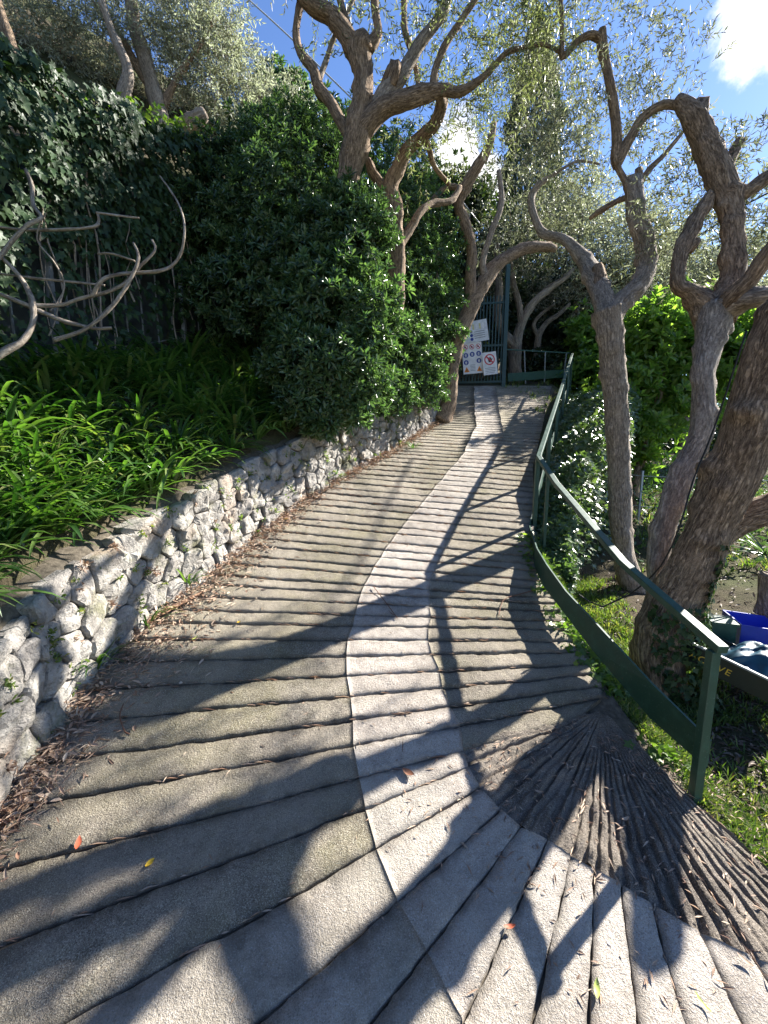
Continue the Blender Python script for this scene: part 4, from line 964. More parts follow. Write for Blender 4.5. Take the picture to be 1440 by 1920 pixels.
crown(t3, [C3(850, 250, 6.4, 60, 26), C3(790, 330, 6.6, 50, 8), C3(880, 220, 6.2, 60, 30)], 'olivegreen', per=16, ln=(.25, .5), L=(.05, .08), W=.013, r0=.003, droop=.8)
# leaning tree at the end of the wall
t4 = empty('olive_tree', tuple(P(832, 783, 8.1))); tag(t4, 'leaning olive tree rooted at the ramp edge where the rubble wall ends', 'tree')
limb('trunk', [(826, 792, 8.1, 22), (836, 772, 8.12, 14), (845, 730, 8.15, 12), (850, 680, 8.2, 12), (864, 625, 8.3, 13), (884, 575, 8.4, 14), (905, 535, 8.5, 13), (932, 497, 8.6, 11), (965, 475, 8.7, 10), (1000, 462, 8.8, 9), (1040, 466, 9, 6)], B1, t4, 14, .2, .08)
limb('limb', [(884, 572, 8.4, 11), (882, 520, 8.4, 10), (884, 470, 8.4, 9), (872, 420, 8.4, 10), (860, 385, 8.3, 9), (872, 350, 8.2, 10), (895, 312, 8.1, 9), (918, 270, 8.0, 7), (926, 230, 8.0, 5)], B1, t4, 12, .2, .08)
limb('branch', [(912, 530, 8.5, 7), (905, 490, 8.5, 6), (920, 440, 8.5, 5), (940, 380, 8.5, 5), (935, 320, 8.5, 4)], M['barkpale'], t4, 8, .2, .08)
limb('branch', [(868, 360, 8.2, 6), (840, 350, 8.1, 5), (800, 384, 8.0, 4)], B1, t4, 8, .2, .08)
crown(t4, [C3(945, 330, 10.2, 55, 36), C3(1010, 390, 10.6, 75, 100), C3(910, 430, 9.6, 45, 36), C3(965, 260, 10.2, 60, 40), C3(1045, 300, 10.4, 70, 130), C3(1030, 190, 10.2, 65, 100), C3(1080, 400, 10.8, 60, 100), C3(960, 120, 10, 50, 46), C3(1030, 90, 10.2, 60, 90), C3(1010, 10, 10.2, 65, 80), C3(1065, 230, 10.6, 55, 80)], 'olive', per=14, ln=(.35, .6), L=(.085, .13), W=.03, r0=.0035, droop=.9)
# beyond the gate
t5 = empty('olive_tree', tuple(P(966, 716, 12.3))); tag(t5, 'forked pale olive tree with a reddish base standing just beyond the gate post', 'tree')
limb('trunk', [(966, 722, 12.3, 12), (966, 690, 12.3, 11), (965, 655, 12.3, 11.5), (964, 635, 12.3, 12)], M['barkfar'], t5, 12, .2, .1)
limb('limb', [(962, 648, 12.3, 9), (942, 622, 12.2, 8), (933, 590, 12.1, 7), (936, 550, 12, 6.5), (933, 500, 12, 5.5), (930, 440, 12, 4)], M['barkfar'], t5, 10, .2, .1)
limb('limb', [(966, 645, 12.3, 9), (976, 610, 12.3, 8), (998, 570, 12.3, 7), (1025, 545, 12.4, 6), (1055, 524, 12.5, 5), (1075, 505, 12.6, 3)], M['barkfar'], t5, 10, .2, .1)
limb('limb', [(978, 606, 12.3, 6), (972, 565, 12.3, 5.5), (962, 530, 12.3, 5), (955, 490, 12.3, 4)], M['barkfar'], t5, 10, .2, .1)
crown(t5, [C3(960, 470, 12.2, 60, 110), C3(1030, 480, 12.5, 60, 110), C3(930, 520, 12.2, 40, 50), C3(1000, 430, 12.3, 60, 100)], 'olive', per=12, ln=(.3, .6), L=(.08, .12), W=.03, r0=.006)
t6 = empty('olive_tree', tuple(P(1005, 715, 13.5))); tag(t6, 'thin crooked olive tree in shade, right of the forked tree beyond the gate', 'tree')
limb('trunk', [(1004, 722, 13.5, 7), (1006, 670, 13.5, 6), (1011, 628, 13.5, 6), (1026, 604, 13.5, 5), (1050, 588, 13.4, 3.5), (1068, 570, 13.4, 2.5)], M['barkfar'], t6, 8, .2, .12)
limb('branch', [(1010, 632, 13.5, 5), (1000, 610, 13.5, 4), (1014, 590, 13.5, 3), (1040, 570, 13.5, 2)], M['barkfar'], t6, 8, .2, .12)
crown(t6, [C3(1050, 560, 13.8, 45, 60), C3(1000, 560, 14, 40, 50)], 'olive', per=12, ln=(.3, .6), L=(.09, .13), W=.03, r0=.005)
# hillside olives behind the fence
hills = [((318, 275, 9.0), [[(326, 300, 8.9, 14), (300, 215, 8.9, 13), (286, 160, 8.9, 12), (265, 90, 8.9, 11), (250, 30, 8.9, 10), (240, -40, 8.9, 9)], [(292, 180, 8.9, 8), (255, 120, 8.9, 7), (225, 70, 8.9, 6), (180, 10, 8.9, 5)], [(300, 215, 8.9, 7), (330, 150, 9, 5), (370, 90, 9.1, 4), (400, 40, 9.2, 3)]],
          [(330, 60, 9.2, 90, 260), (230, 40, 9.0, 80, 190), (400, 130, 9.4, 70, 220), (300, 130, 9.6, 60, 130), (370, 30, 9.4, 70, 200), (420, 60, 9.6, 50, 110), (450, 120, 9.9, 40, 90), (390, 190, 9.6, 60, 170), (280, -40, 9, 100, 200)], 'big silvery olive tree on the hillside above the ivied fence, upper left'),
         ((120, 240, 7.4), [[(226, 225, 8.0, 12), (232, 180, 8.0, 11), (240, 130, 8, 8), (210, 60, 8, 6), (190, 0, 8, 5)], [(35, 120, 7.0, 8), (15, 70, 7, 8), (0, 20, 7, 7), (-20, -40, 7, 6)]],
          [(140, 40, 8.4, 80, 180), (60, 30, 8.2, 60, 110), (190, 90, 8.6, 50, 90), (110, 110, 8.6, 50, 80), (20, -20, 8, 80, 120)], 'olive tree with thin dark limbs at the top left corner above the ivy'),
         ((470, 240, 10.5), [[(420, 290, 10.2, 8), (440, 240, 10.3, 7), (470, 200, 10.5, 6), (500, 160, 10.6, 4)]],
          [(440, 200, 10.6, 50, 150), (500, 200, 11, 45, 150), (550, 215, 11.3, 45, 140), (470, 260, 10.6, 50, 150), (585, 235, 11.6, 30, 60), (530, 250, 11.2, 50, 130), (400, 260, 10, 50, 120)], 'round silvery olive tree against the sky above the dark shrubs')]
for (b3, limbs, cen, lab) in hills:
    q = P(*b3); t = empty('olive_tree', (q.x, q.y, zterr(q.x, q.y))); tag(t, lab, 'tree')
    for i, l_ in enumerate(limbs): limb('trunk' if i == 0 else 'limb', l_, M['bark'] if i else M['barkpale'], t, 10, .25, .1)
    crown(t, [C3(*c) for c in cen], 'olivesilver', per=14, ln=(.3, .55), L=(.07, .11), W=.024, r0=.004, droop=.7)
q = P(355, 235, 8.6); stump = limb('branch_stump', [(320, 252, 8.6, 12), (345, 236, 8.5, 12), (375, 218, 8.4, 11), (384, 212, 8.4, 10)], M['barkpale'], None, 10); tag(stump, 'thick sawn branch stub sticking up behind the ivy', 'stump')
# the dark pointed shrub crown against the sky and the cypress
shrub('evergreen_tree', 'dark green leafy treetop poking up against the sky behind the silvery olive', 'tree', [lump(520, 165, 12.5, 28, 260), lump(495, 180, 12.6, 25, 220), lump(555, 180, 12.6, 26, 220), lump(530, 205, 12.4, 40, 300)], [('shrublight', .5), ('shrub', .5)], 1, L=(.12, .2), W=.05, k=6)
cy = P(985, 560, 17.); cyp = empty('cypress_tree', (cy.x, cy.y, zterr(cy.x, cy.y))); tag(cyp, 'tall dark cypress column behind the olive branches above the gate', 'tree')
m_ = MB(); m_.tube([(cy.x, cy.y, zterr(cy.x, cy.y)), (cy.x, cy.y, 9), (P(985, 90, 17.))], [.2, .15, .03], 8, False, .1, .5); m_.build('trunk', M['bark'], cyp, None, True, True)
Lf = Leaves(); n = 26000; h = rng.random(n) ** .8; ztop = P(985, 20, 17).z; z = 4.2 + h * (ztop - 4.2)
rr = (1.15 * np.sin(np.clip(h * .9 + .12, 0, 1) * math.pi) ** .6) * (.72 + .28 * rng.random(n)) * (1 + .22 * np.sin(z * 3.1) * np.sin(z * 1.3)); a = rng.uniform(0, 2 * math.pi, n)
C = np.stack([cy.x + rr * np.cos(a), cy.y + rr * np.sin(a), z], 1); Lf.kite(C, np.stack([np.cos(a) * .5, np.sin(a) * .5, np.full(n, 1.2)], 1) + .4 * rvec(n), rng.uniform(.12, .26, n), .05); Lf.build('crown', M['cypress'], cyp)
# dark evergreens beyond the gate, silvery olives and hillside beyond the garden
def bush_tree(px, py, D, rp, n, label, mat, L, W, cat='tree', name='evergreen_tree', group=None, k=5, parts=4, zs_=1.):
    c = P(px, py, D); r = rp * D / F; base = (c.x, c.y, zterr(c.x, c.y)); t = empty(name, base); tag(t, label, cat, group)
    m_ = MB(); m_.tube([base, ((c.x + rnd.uniform(-.2, .2)), c.y, (base[2] + c.z) / 2), tuple(c)], [.14, .11, .05], 7, False, .2, .3); m_.build('trunk', M['bark'], t, None, True, True)
    lumps = [(c, (r, r, r * zs_), n)]
    for i in range(parts):
        d = Vector((rnd.uniform(-1, 1), rnd.uniform(-.6, .6), rnd.uniform(-.8, .9) * zs_)) * r * .75; s_ = rnd.uniform(.4, .65); lumps.append((c + d, (r * s_,) * 3, int(n * s_ * .7)))
    Lf = Leaves(); rosettes(Lf, lumps, k=k, L=L, W=W, shell=(.45, 1.1)); Lf.build('crown', M[mat], t)
for (px, py, D, rp, n, lab) in ((905, 600, 14.5, 70, 900, 'dark evergreen tree directly behind the gate bars'), (1000, 600, 17, 90, 1100, 'deep-shaded evergreen behind the forked pale olive'), (1065, 560, 16, 70, 800, 'dark evergreen tree right of the forked olive, above the rail end'),
                                (870, 480, 15, 80, 900, 'dark evergreen crown above the gate on its left'), (940, 420, 19, 90, 900, 'tall dark evergreen behind the gate near the cypress'), (1060, 650, 14.5, 55, 600, 'low dark evergreen beside the far end of the handrail'), (1040, 712, 13.2, 42, 500, 'low dark evergreen bush just behind the board right of the gate'), (820, 400, 13, 70, 800, 'dark evergreen crown between the shrubs and the gate trees')):
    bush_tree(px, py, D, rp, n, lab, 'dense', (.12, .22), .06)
for (px, py, D, rp, n, lab) in ((1130, 500, 14, 90, 700, 'silver olive tree behind the left stem of the many-stemmed tree'), (1230, 530, 15, 80, 700, 'silver olive tree in the background left of the forked stems'), (1400, 530, 15, 80, 700, 'silver olive tree low at the right edge behind the stems'), (1310, 560, 17, 70, 600, 'silver olive tree far off between the forked stems'), (1090, 400, 15, 60, 500, 'silver olive crown beside the cypress')):
    q = P(px, py, D); t = empty('olive_tree', (q.x, q.y, zterr(q.x, q.y))); tag(t, lab, 'tree')
    m_ = MB(); m_.tube([(q.x, q.y, zterr(q.x, q.y)), tuple(q)], [.16, .06], 7, False, .2, .3); m_.build('trunk', M['barkfar'], t, None, True, True)
    r = rp * D / F; cs_ = [(q, r, int(n * .4))] + [(q + Vector((rnd.uniform(-1, 1), rnd.uniform(-.5, .5), rnd.uniform(-.8, .8))) * r * .8, r * .55, int(n * .15)) for _ in range(5)]
    crown(t, cs_, 'olivesilver', per=10, ln=(.4, .8), L=(.12, .18), W=.045, r0=.008)
for (px, py, D, rp, n, lab) in ((1180, 600, 24, 80, 700, 'far dark green tree above the garden, left of the forked stems'), (1350, 620, 24, 80, 700, 'far dark green tree seen low between the thick stems'), (1440, 640, 20, 90, 700, 'far dark green tree at the right edge'), (1250, 480, 26, 26, 160, 'far small green treetop against the sky')):
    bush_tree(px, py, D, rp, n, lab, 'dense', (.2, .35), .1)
# the far wooded slope closing the view
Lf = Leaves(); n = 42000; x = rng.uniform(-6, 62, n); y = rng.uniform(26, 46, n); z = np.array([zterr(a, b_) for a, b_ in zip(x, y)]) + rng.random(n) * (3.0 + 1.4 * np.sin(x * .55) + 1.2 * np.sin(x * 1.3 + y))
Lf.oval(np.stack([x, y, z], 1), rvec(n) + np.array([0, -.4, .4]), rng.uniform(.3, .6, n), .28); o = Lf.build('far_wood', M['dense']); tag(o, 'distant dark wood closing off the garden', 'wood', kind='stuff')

# ---------------------------------------------------------------- garden right of the ramp
LQ = [('broad_leaved_tree', 'bright broad-leaved tree between the two stems right of the rail', [(1210, 640, 9.7, 55, 200), (1270, 680, 9.7, 60, 200), (1190, 720, 9.5, 55, 190), (1240, 780, 9.5, 60, 200), (1180, 800, 9.2, 45, 130), (1290, 600, 10, 45, 150), (1205, 860, 9.4, 40, 80), (1230, 600, 9.6, 40, 120)], [(1195, 960, 9.2, 7), (1190, 920, 9.2, 7), (1200, 870, 9.3, 7), (1225, 790, 9.4, 6), (1245, 700, 9.5, 5)]),
      ('broad_leaved_tree', 'bright broad-leaved tree between the thick leaning trunk and the right edge', [(1370, 680, 9.4, 55, 190), (1410, 640, 9.4, 55, 180), (1340, 620, 9.6, 50, 160), (1430, 720, 9, 50, 150), (1310, 720, 9.4, 38, 100)], [(1385, 950, 9.0, 7), (1380, 860, 9.1, 7), (1385, 760, 9.2, 6), (1390, 680, 9.3, 5)]),
      ('broad_leaved_tree', 'dark-leaved small tree beside the ivy bank at the far part of the rail', [(1115, 640, 12.8, 42, 170), (1100, 700, 12.4, 38, 150), (1150, 630, 12.8, 38, 130), (1130, 690, 12.4, 42, 160), (1145, 750, 12, 38, 130), (1090, 620, 12.6, 25, 90)], [(1130, 850, 12.2, 5), (1125, 780, 12.2, 5), (1120, 690, 12.3, 4)])]
for nm, lab, lum, tr in LQ:
    q = P(*tr[0][:3]); t = empty(nm, (q.x, q.y, zterr(q.x, q.y))); tag(t, lab, 'tree'); q0 = (tr[0][0], tr[0][1] + 25, tr[0][2], tr[0][3] * 1.2)
    limb('trunk', [q0] + tr, M['bark'], t, 10, .2, .08)
    for i in range(3):
        a = lum[i]; limb('limb', [(tr[2][0], tr[2][1], tr[2][2], 5), ((tr[2][0] + a[0]) / 2 + 10, (tr[2][1] + a[1]) / 2, a[2], 4), (a[0], a[1], a[2], 2)], M['bark'], t, 8, .2, .08)
    Lf = Leaves(); rosettes(Lf, [lump(*l_) for l_ in lum], k=7, L=(.16, .27), W=.07, shell=(.1, 1.35)); Lf.build('crown', M['loquat'], t)
# ivy climbing the bank outside the rail
Lf = Leaves(); n = 17000; y = 3.7 + 7.0 * rng.random(n) ** 1.25; r_ = np.array([interp(RIGHT, a) for a in y]); u = rng.random(n); x = r_ + .10 + u * np.array([interp([(3.7, .25), (4.6, .45), (6, 1.3), (11, 2.4)], a) for a in y])
zb = np.array([zterr(a, b_) for a, b_ in zip(x, y)]); zr_ = np.array([zr(a) for a in y]); bul = np.clip(u * 1.35, 0, 1) * np.clip((1.04 - u) * 6, 0, 1) ** .5
hh = (.08 + .80 * np.clip((y - 3.7) / 2.2, 0, 1) * np.clip((11 - y) / 3, .3, 1)) * (1 + .22 * np.sin(y * 3.3) * np.sin(x * 5) + .14 * np.sin(y * 8.1 + x * 7))
zt = zr_ - .08 + hh * bul - .1 * u; z = np.maximum(zb, zt - np.abs(rng.normal(0, .10, n)))
kk_ = rng.random(n) < .35; z = np.where(kk_, zb + rng.random(n) * np.maximum(0, zt - zb), z)
Lf.ivy(np.stack([x, y, z], 1), rvec(n) * .8 + np.array([.2, -.5, -.1]), rng.uniform(.05, .09, n), up=np.tile([[.15, -.5, .9]], (n, 1)))
o = Lf.build('ivy_bank', M['ivybank']); tag(o, 'mound of ivy covering the bank outside the handrail', 'ivy', kind='stuff')
Lf = Leaves(); n = 1500; y = rng.uniform(1.9, 4.2, n); r_ = np.array([interp(RIGHT, a) for a in y]); x = r_ + rng.normal(.02, .07, n); kp = np.array([nz2(a, 0, 2.1) > -.15 for a in y]); x = x[kp]; y = y[kp]; n = len(x)
z = np.array([max(zterr(a, b_), zs(a, b_) - .1) for a, b_ in zip(x, y)]) + rng.uniform(.0, .07, n)
Lf.ivy(np.stack([x, y, z], 1), rvec(n) + np.array([-.1, -.6, .1]), rng.uniform(.03, .065, n), up=np.tile([[-.2, -.4, .9]], (n, 1)))
o = Lf.build('ivy_fringe', M['ivylight']); tag(o, 'bright ivy creeping out along the foot of the kick board', 'ivy', kind='stuff')
# ivy up the foot of the many-stemmed tree
ti = Leaves(); axis_ = [P(1290, 1330, 2.72), P(1262, 1240, 2.75), P(1262, 1120, 2.78), P(1300, 1010, 2.74)]; rads = [.20, .19, .185, .17]
for i in range(3):
    n = (560, 420, 150)[i]; t = rng.random((n, 1)); A = np.array(tuple(axis_[i])) * (1 - t) + np.array(tuple(axis_[i + 1])) * t; rad = rads[i] * (1 - t) + rads[i + 1] * t
    an = rng.uniform(-2.9, .9, (n, 1)) if i < 2 else rng.uniform(-1.0, .6, (n, 1)); nrm = np.concatenate([np.cos(an), np.sin(an), np.zeros((n, 1))], 1); C = A + nrm * (rad + rng.uniform(0, .03, (n, 1)))
    ti.ivy(C, rvec(n) * .6 + np.array([0, 0, -.8]), rng.uniform(.03, .06, n), up=nrm)
o = ti.build('trunk_ivy', M['ivy']); tag(o, 'ivy climbing the thick base of the many-stemmed olive tree', 'ivy', kind='stuff')
Lf = Leaves(); n = 15000; x = rng.uniform(2.6, 14, n); y = rng.uniform(5.2, 16, n); hh = np.array([max(0, nz2(a, b_, .9, 12) + .12) for a, b_ in zip(x, y)]); kp = (hh > .04) & (x > np.array([interp(RIGHT, a) for a in y]) + 1.3); x = x[kp]; y = y[kp]; hh = hh[kp]; n = len(x)
Lf.oval(np.stack([x, y, np.array([zterr(a, b_) for a, b_ in zip(x, y)]) + rng.random(n) * hh * 1.8], 1), rvec(n) + np.array([0, -.3, .3]), rng.uniform(.06, .14, n), .045)
o = Lf.build('garden_undergrowth', M['shrub']); tag(o, 'low green undergrowth across the garden below the trees', 'undergrowth', kind='stuff')
# grass and weeds
def tufts(Lf, n, fx, L, W, k=7):
    pts = [fx() for _ in range(n)]; C = np.repeat(np.array([(x, y, zterr(x, y)) for x, y in pts]), k, 0); m = len(C); a = rng.uniform(0, 6.28, m)
    Lf.blade(C + rng.normal(0, .015, (m, 3)) * [1, 1, 0], np.stack([np.cos(a), np.sin(a), rng.uniform(.8, 2.6, m)], 1), rng.uniform(*L, m), W, rng.uniform(.1, .5, m), k=3)
Lf = Leaves(); tufts(Lf, 3200, lambda: ((lambda y: (interp(RIGHT, y) + .12 + abs(rnd.gauss(0, .42)), y))(rnd.uniform(2.4, 5.0))), (.04, .10), .008)
tufts(Lf, 900, lambda: ((lambda y: (interp(RIGHT, y) + .02 + abs(rnd.gauss(0, .2)), y))(rnd.uniform(1.1, 2.6))), (.03, .08), .006)
tufts(Lf, 500, lambda: (rnd.uniform(1.75, 3.2), rnd.uniform(1.0, 3.0)), (.03, .09), .007)
tufts(Lf, 1400, lambda: (rnd.uniform(3.2, 12), rnd.uniform(5, 14)), (.1, .22), .012)
o = Lf.build('grass', M['grass']); tag(o, 'bright grass and weeds on the ground outside the handrail', 'grass', kind='stuff')
Lf = Leaves(); n = 9000; x = rng.uniform(1.5, 9, n); y = rng.uniform(.8, 12, n); kp = x > np.array([interp(RIGHT, a) for a in y]) + .08; x = x[kp]; y = y[kp]; n = len(x)
Lf.oval(np.stack([x, y, np.array([zterr(a, b_) for a, b_ in zip(x, y)]) + rng.uniform(0, .03, n)], 1), rvec(n) * [1, 1, .25], rng.uniform(.03, .08, n), .018, up=np.tile([[0, 0, 1.]], (n, 1)))
n = 6000; x = rng.uniform(1.5, 3.6, n); y = rng.uniform(.9, 3.4, n); kp = x > np.array([interp(RIGHT, a) for a in y]) + .08; x = x[kp]; y = y[kp]; n = len(x)
Lf.oval(np.stack([x, y, np.array([zterr(a, b_) for a, b_ in zip(x, y)]) + rng.uniform(0, .03, n)], 1), rvec(n) * [1, 1, .35], rng.uniform(.02, .06, n), .014, up=np.tile([[0, 0, 1.]], (n, 1)))
o = Lf.build('garden_litter', M['litterdark']); tag(o, 'damp fallen leaves on the shaded garden soil', 'leaf litter', kind='stuff')

# ---------------------------------------------------------------- leaf litter on the ramp
Lf = Leaves(); Lt = Leaves()
n = 7500; y = 1.2 + 7.4 * rng.random(n) ** 1.35; wdt = np.array([interp([(1, .08), (1.8, .22), (2.6, .46), (3.4, .40), (4, .26), (5, .20), (8.5, .18)], a) for a in y]); d = np.abs(rng.normal(0, 1, n)) * wdt * .55 + .02
l = np.array([interp(LEFT, a) for a in y]); x = l + d; z = np.array([zs(a, b_) for a, b_ in zip(x, y)]) + np.clip(.075 - d * .16, .012, .08) * rng.random(n)
hf = n // 2; up = np.tile([[0, 0, 1.]], (hf, 1)); C = np.stack([x, y, z], 1)
Lf.oval(C[:hf], rvec(hf) * [1, 1, .25], rng.uniform(.02, .07, hf), rng.uniform(.006, .02, hf), up=up); Lf.kite(C[hf:], rvec(n - hf) * [1, 1, .2], rng.uniform(.02, .10, n - hf), .005)
for i, sg_ in enumerate(segs[30:]):                                # red-brown needles caught in the grooves
    a, b_ = sg_[0], sg_[3]; L = (b_ - a).length; nn = int(L * 20 * (.4 + .6 * rnd.random()))
    t = rng.random(nn); t = t[np.array([nz2(q_ * L, i * 3.1, 1.6) > -.08 for q_ in t])] if nn else t
    if len(t) == 0: continue
    x = a.x + (b_.x - a.x) * t; y = a.y + (b_.y - a.y) * t; dd = np.array([(b_.x - a.x) / L, (b_.y - a.y) / L, 0]); zz = np.array([zs(p_, q_) for p_, q_ in zip(x, y)]) + .004
    Lf.kite(np.stack([x, y, zz], 1), dd + rng.normal(0, .16, (len(t), 3)) * [1, 1, .2], rng.uniform(.03, .09, len(t)), .006, up=np.tile([[0, 0, 1.]], (len(t), 1)))
n = 420; y = rng.uniform(.8, 7, n) ** 1.0; l = np.array([interp(LEFT, a) for a in y]); r_ = np.array([interp(RIGHT, a) for a in y]); x = l + (r_ - l) * rng.random(n)
Lf.kite(np.stack([x, y, np.array([zs(a, b_) for a, b_ in zip(x, y)]) + .007], 1), rvec(n) * [1, 1, .1], rng.uniform(.015, .05, n), .005, up=np.tile([[0, 0, 1.]], (n, 1)))
n = 700; th = R(1) * rng.uniform(15, 150, n); rr = rng.uniform(.15, 1.3, n); x = PV[0] - np.cos(th) * rr; y = PV[1] - np.sin(th) * rr
Lf.kite(np.stack([x, y, np.array([zs(a, b_) for a, b_ in zip(x, y)]) + .008], 1), rvec(n) * [1, 1, .12], rng.uniform(.015, .055, n), .007, up=np.tile([[0, 0, 1.]], (n, 1)))
o = Lf.build('leaf_litter', M['litter']); tag(o, 'dry brown leaves and needles swept along the wall foot and into the grooves', 'leaf litter', kind='stuff')
def flat_leaf(px, py, L, W, ang, mat, label, cat='leaf', curl=.2):
    if L < .13: L *= .75; W *= .7
    r3 = ray(px, py); D = .3
    while D < 12 and EYE + r3[2] / r3[1] * D > zs(r3[0] / r3[1] * D, D): D += .01
    x, y = r3[0] / r3[1] * D, D; Lf = Leaves(); d = np.array([[math.cos(ang), math.sin(ang), .05]]); c = np.array([[x, y, zs(x, y) + .016]]) - d * L / 2
    V = []; Fc = []; nl = 8
    for i in range(nl + 1):
        t = i / nl; wv = W * math.sin(math.pi * min(1, max(.03, t))) ** .8; sx, sy = -math.sin(ang), math.cos(ang); h = zs(x, y) + .012 + curl * L * (2 * t - 1) ** 2
        px_, py_ = x + math.cos(ang) * L * (t - .5), y + math.sin(ang) * L * (t - .5); h += zs(px_, py_) - zs(x, y)
        for s_, e in ((-1, .25), (0, 0), (1, .25)): V.append((px_ + sx * wv / 2 * s_, py_ + sy * wv / 2 * s_, h + e * wv))
        if i:
            for q in (0, 1): b0 = i * 3 + q; Fc.append((b0 - 3, b0 - 2, b0 + 1, b0))
    o = link('fallen_leaf', mesh('fallen_leaf', V, Fc, True), mat, None, (x, y, zs(x, y))); tag(o, label, cat)
M['yellowleaf'] = mat_simple('yellow_leaf', (.65, .42, .04), .6, .3, .2); M['redleaf'] = mat_simple('red_leaf', (.40, .10, .05), .6, .3, .3); M['brownleaf'] = mat_simple('brown_leaf', (.16, .07, .04), .7, .3, .3); M['greenleaf'] = mat_simple('fresh_leaf', (.36, .42, .10), .5, .3, .2); M['bark_strip'] = mat_simple('fallen_bark', (.36, .22, .14), .9, .2, .4, 30)
for a in ((538, 976, .07, .045, .4, 'yellowleaf', 'bright yellow fallen leaf beside the litter at the wall foot'), (955, 1747, .06, .022, .1, 'redleaf', 'small red leaf lying on the pale fan slabs at the bottom'), (765, 1458, .09, .05, 2.6, 'brownleaf', 'curled dark brown leaf on the pale strip'),
          (148, 1592, .08, .035, 2.0, 'redleaf', 'rust-coloured leaf standing in the lowest left groove'), (1118, 1868, .075, .026, 1.1, 'greenleaf', 'pale yellow-green leaf on the pale fan slabs at the bottom edge'), (1316, 1895, .07, .012, 1.9, 'greenleaf', 'narrow green-yellow leaf in a groove at the bottom right'), (448, 1170, .04, .03, .6, 'yellowleaf', 'small orange-yellow leaf on the mossy courses left of the strip'),
          (366, 1200, .08, .016, 1.0, 'greenleaf', 'slender yellow-green leaf on the mossy courses near the wall'), (282, 1628, .05, .035, 1.0, 'yellowleaf', 'ochre leaf on the shadowed courses at the lower left'), (735, 1155, .10, .012, 2.4, 'brownleaf', 'short dark twig lying on the pale strip'), (1010, 1493, .055, .018, 2.9, 'litter', 'tan olive leaf on the dark worn concrete'), (1172, 1545, .05, .022, .3, 'litter', 'grey-tan leaf on the dark ridged fan'), (1395, 1810, .06, .02, 2.2, 'litter', 'pale dry leaf at the right edge of the ridged fan'), (755, 1405, .12, .006, 1.5, 'brownleaf', 'thin reddish stalk standing across a pale slab')):
    flat_leaf(a[0], a[1], a[2], a[3], a[4], M[a[5]], a[6])
flat_leaf(318, 1150, .75, .07, .9, M['bark_strip'], 'long pale strip of fallen bark lying in the litter at the wall foot', 'bark', .02)
flat_leaf(272, 1180, .14, .035, .5, M['litter'], 'broad pale dead leaf below the fallen bark strip', 'leaf', .1)
for (pts, lab) in (([(715, 1120), (700, 1100), (722, 1128), (745, 1160)], 'bent thin twig on the pale strip near mid ramp'), ([(232, 1322), (225, 1345), (235, 1375), (243, 1378)], 'hooked brown twig on the courses near the wall'), ([(935, 1155), (945, 1125), (975, 1115), (1000, 1108)], 'arched fallen twig in the shade near the kick board')):
    q = []
    for px, py in pts:
        r3 = ray(px, py); D = .3
        while EYE + r3[2] / r3[1] * D > zs(r3[0] / r3[1] * D, D) + .015: D += .01
        q.append((r3[0] / r3[1] * D, D, zs(r3[0] / r3[1] * D, D) + .016))
    m_ = MB(); m_.tube(q, [.003] * len(q), 5, True, 0, .02); o = m_.build('fallen_twig', M['brownleaf'], None, None, True); tag(o, lab, 'twig')

# ---------------------------------------------------------------- things in the garden, cables
M['trough'] = mat_simple('dark_plastic', (.012, .02, .018), .45, .4, .2); M['bluepl'] = mat_simple('blue_plastic', (.01, .03, .35), .4, .5, .1); M['teal'] = mat_simple('teal_tarp', (.01, .06, .10), .45, .4, .3, 12, .004); M['gold'] = mat_simple('gold_lettering', (.62, .42, .05), .5, .4, .1)
a = P(1292, 1203, 2.62); b_ = P(1470, 1288, 2.30); dz = .14; ax = (b_ - a).normalized(); hz = Vector((ax.x, ax.y, 0)).normalized(); nrm = Vector((hz.y, -hz.x, 0))
if nrm.y > 0: nrm = -nrm
tr = empty('plastic_trough', tuple(a + Vector((0, 0, -dz)))); tag(tr, 'dark plastic trough lettered ACTIVE in yellow lying beyond the rail end', 'trough')
Lg = (b_ - a).length; upv = ax.cross(nrm).normalized(); upv = upv if upv.z > 0 else -upv
for nm, off, sy, szz, dzz in (('front_panel', 0, .012, dz, -dz / 2), ('back_panel', -.34, .012, dz, -dz / 2), ('floor_panel', -.17, .33, .010, -dz + .005)):
    m_ = MB(); m_.box(a + ax * Lg / 2 + nrm * off + upv * dzz, Lg, sy, szz, ax, nrm, upv); m_.build(nm, M['trough'], tr)
for e in (.007, Lg - .007):
    m_ = MB(); m_.box(a + ax * e - nrm * .17 - upv * dz / 2, .012, .325, dz - .004, ax, nrm, upv); m_.build('end_panel', M['trough'], tr)
m_ = MB(); m_.bar(a + nrm * .009 + upv * .004, b_ + nrm * .009 + upv * .004, .02, .012); m_.build('rim', mat_simple('worn_rim', (.25, .27, .26), .5), tr)
cu = bpy.data.curves.new('lettering', 'FONT'); cu.body = 'ACTIVE'; cu.size = .062; cu.extrude = .0008; cu.align_x = 'LEFT'; cu.space_character = 1.15
to = bpy.data.objects.new('lettering', cu); COL.objects.link(to); dg = bpy.context.evaluated_depsgraph_get(); lm = bpy.data.meshes.new_from_object(to.evaluated_get(dg)); bpy.data.objects.remove(to); lm.materials.clear(); lm.name = 'lettering'
rot = Matrix((ax, upv, ax.cross(upv))).transposed().to_4x4(); rot.translation = a + ax * .035 - upv * .095 + nrm * .0085; lm.transform(rot)
link('lettering', lm, M['gold'], tr, tuple(a + ax * .1))
cr = empty('blue_crate', tuple(P(1400, 1225, 2.95))); tag(cr, 'bright blue plastic crate in the shade behind the teal tarp', 'crate')
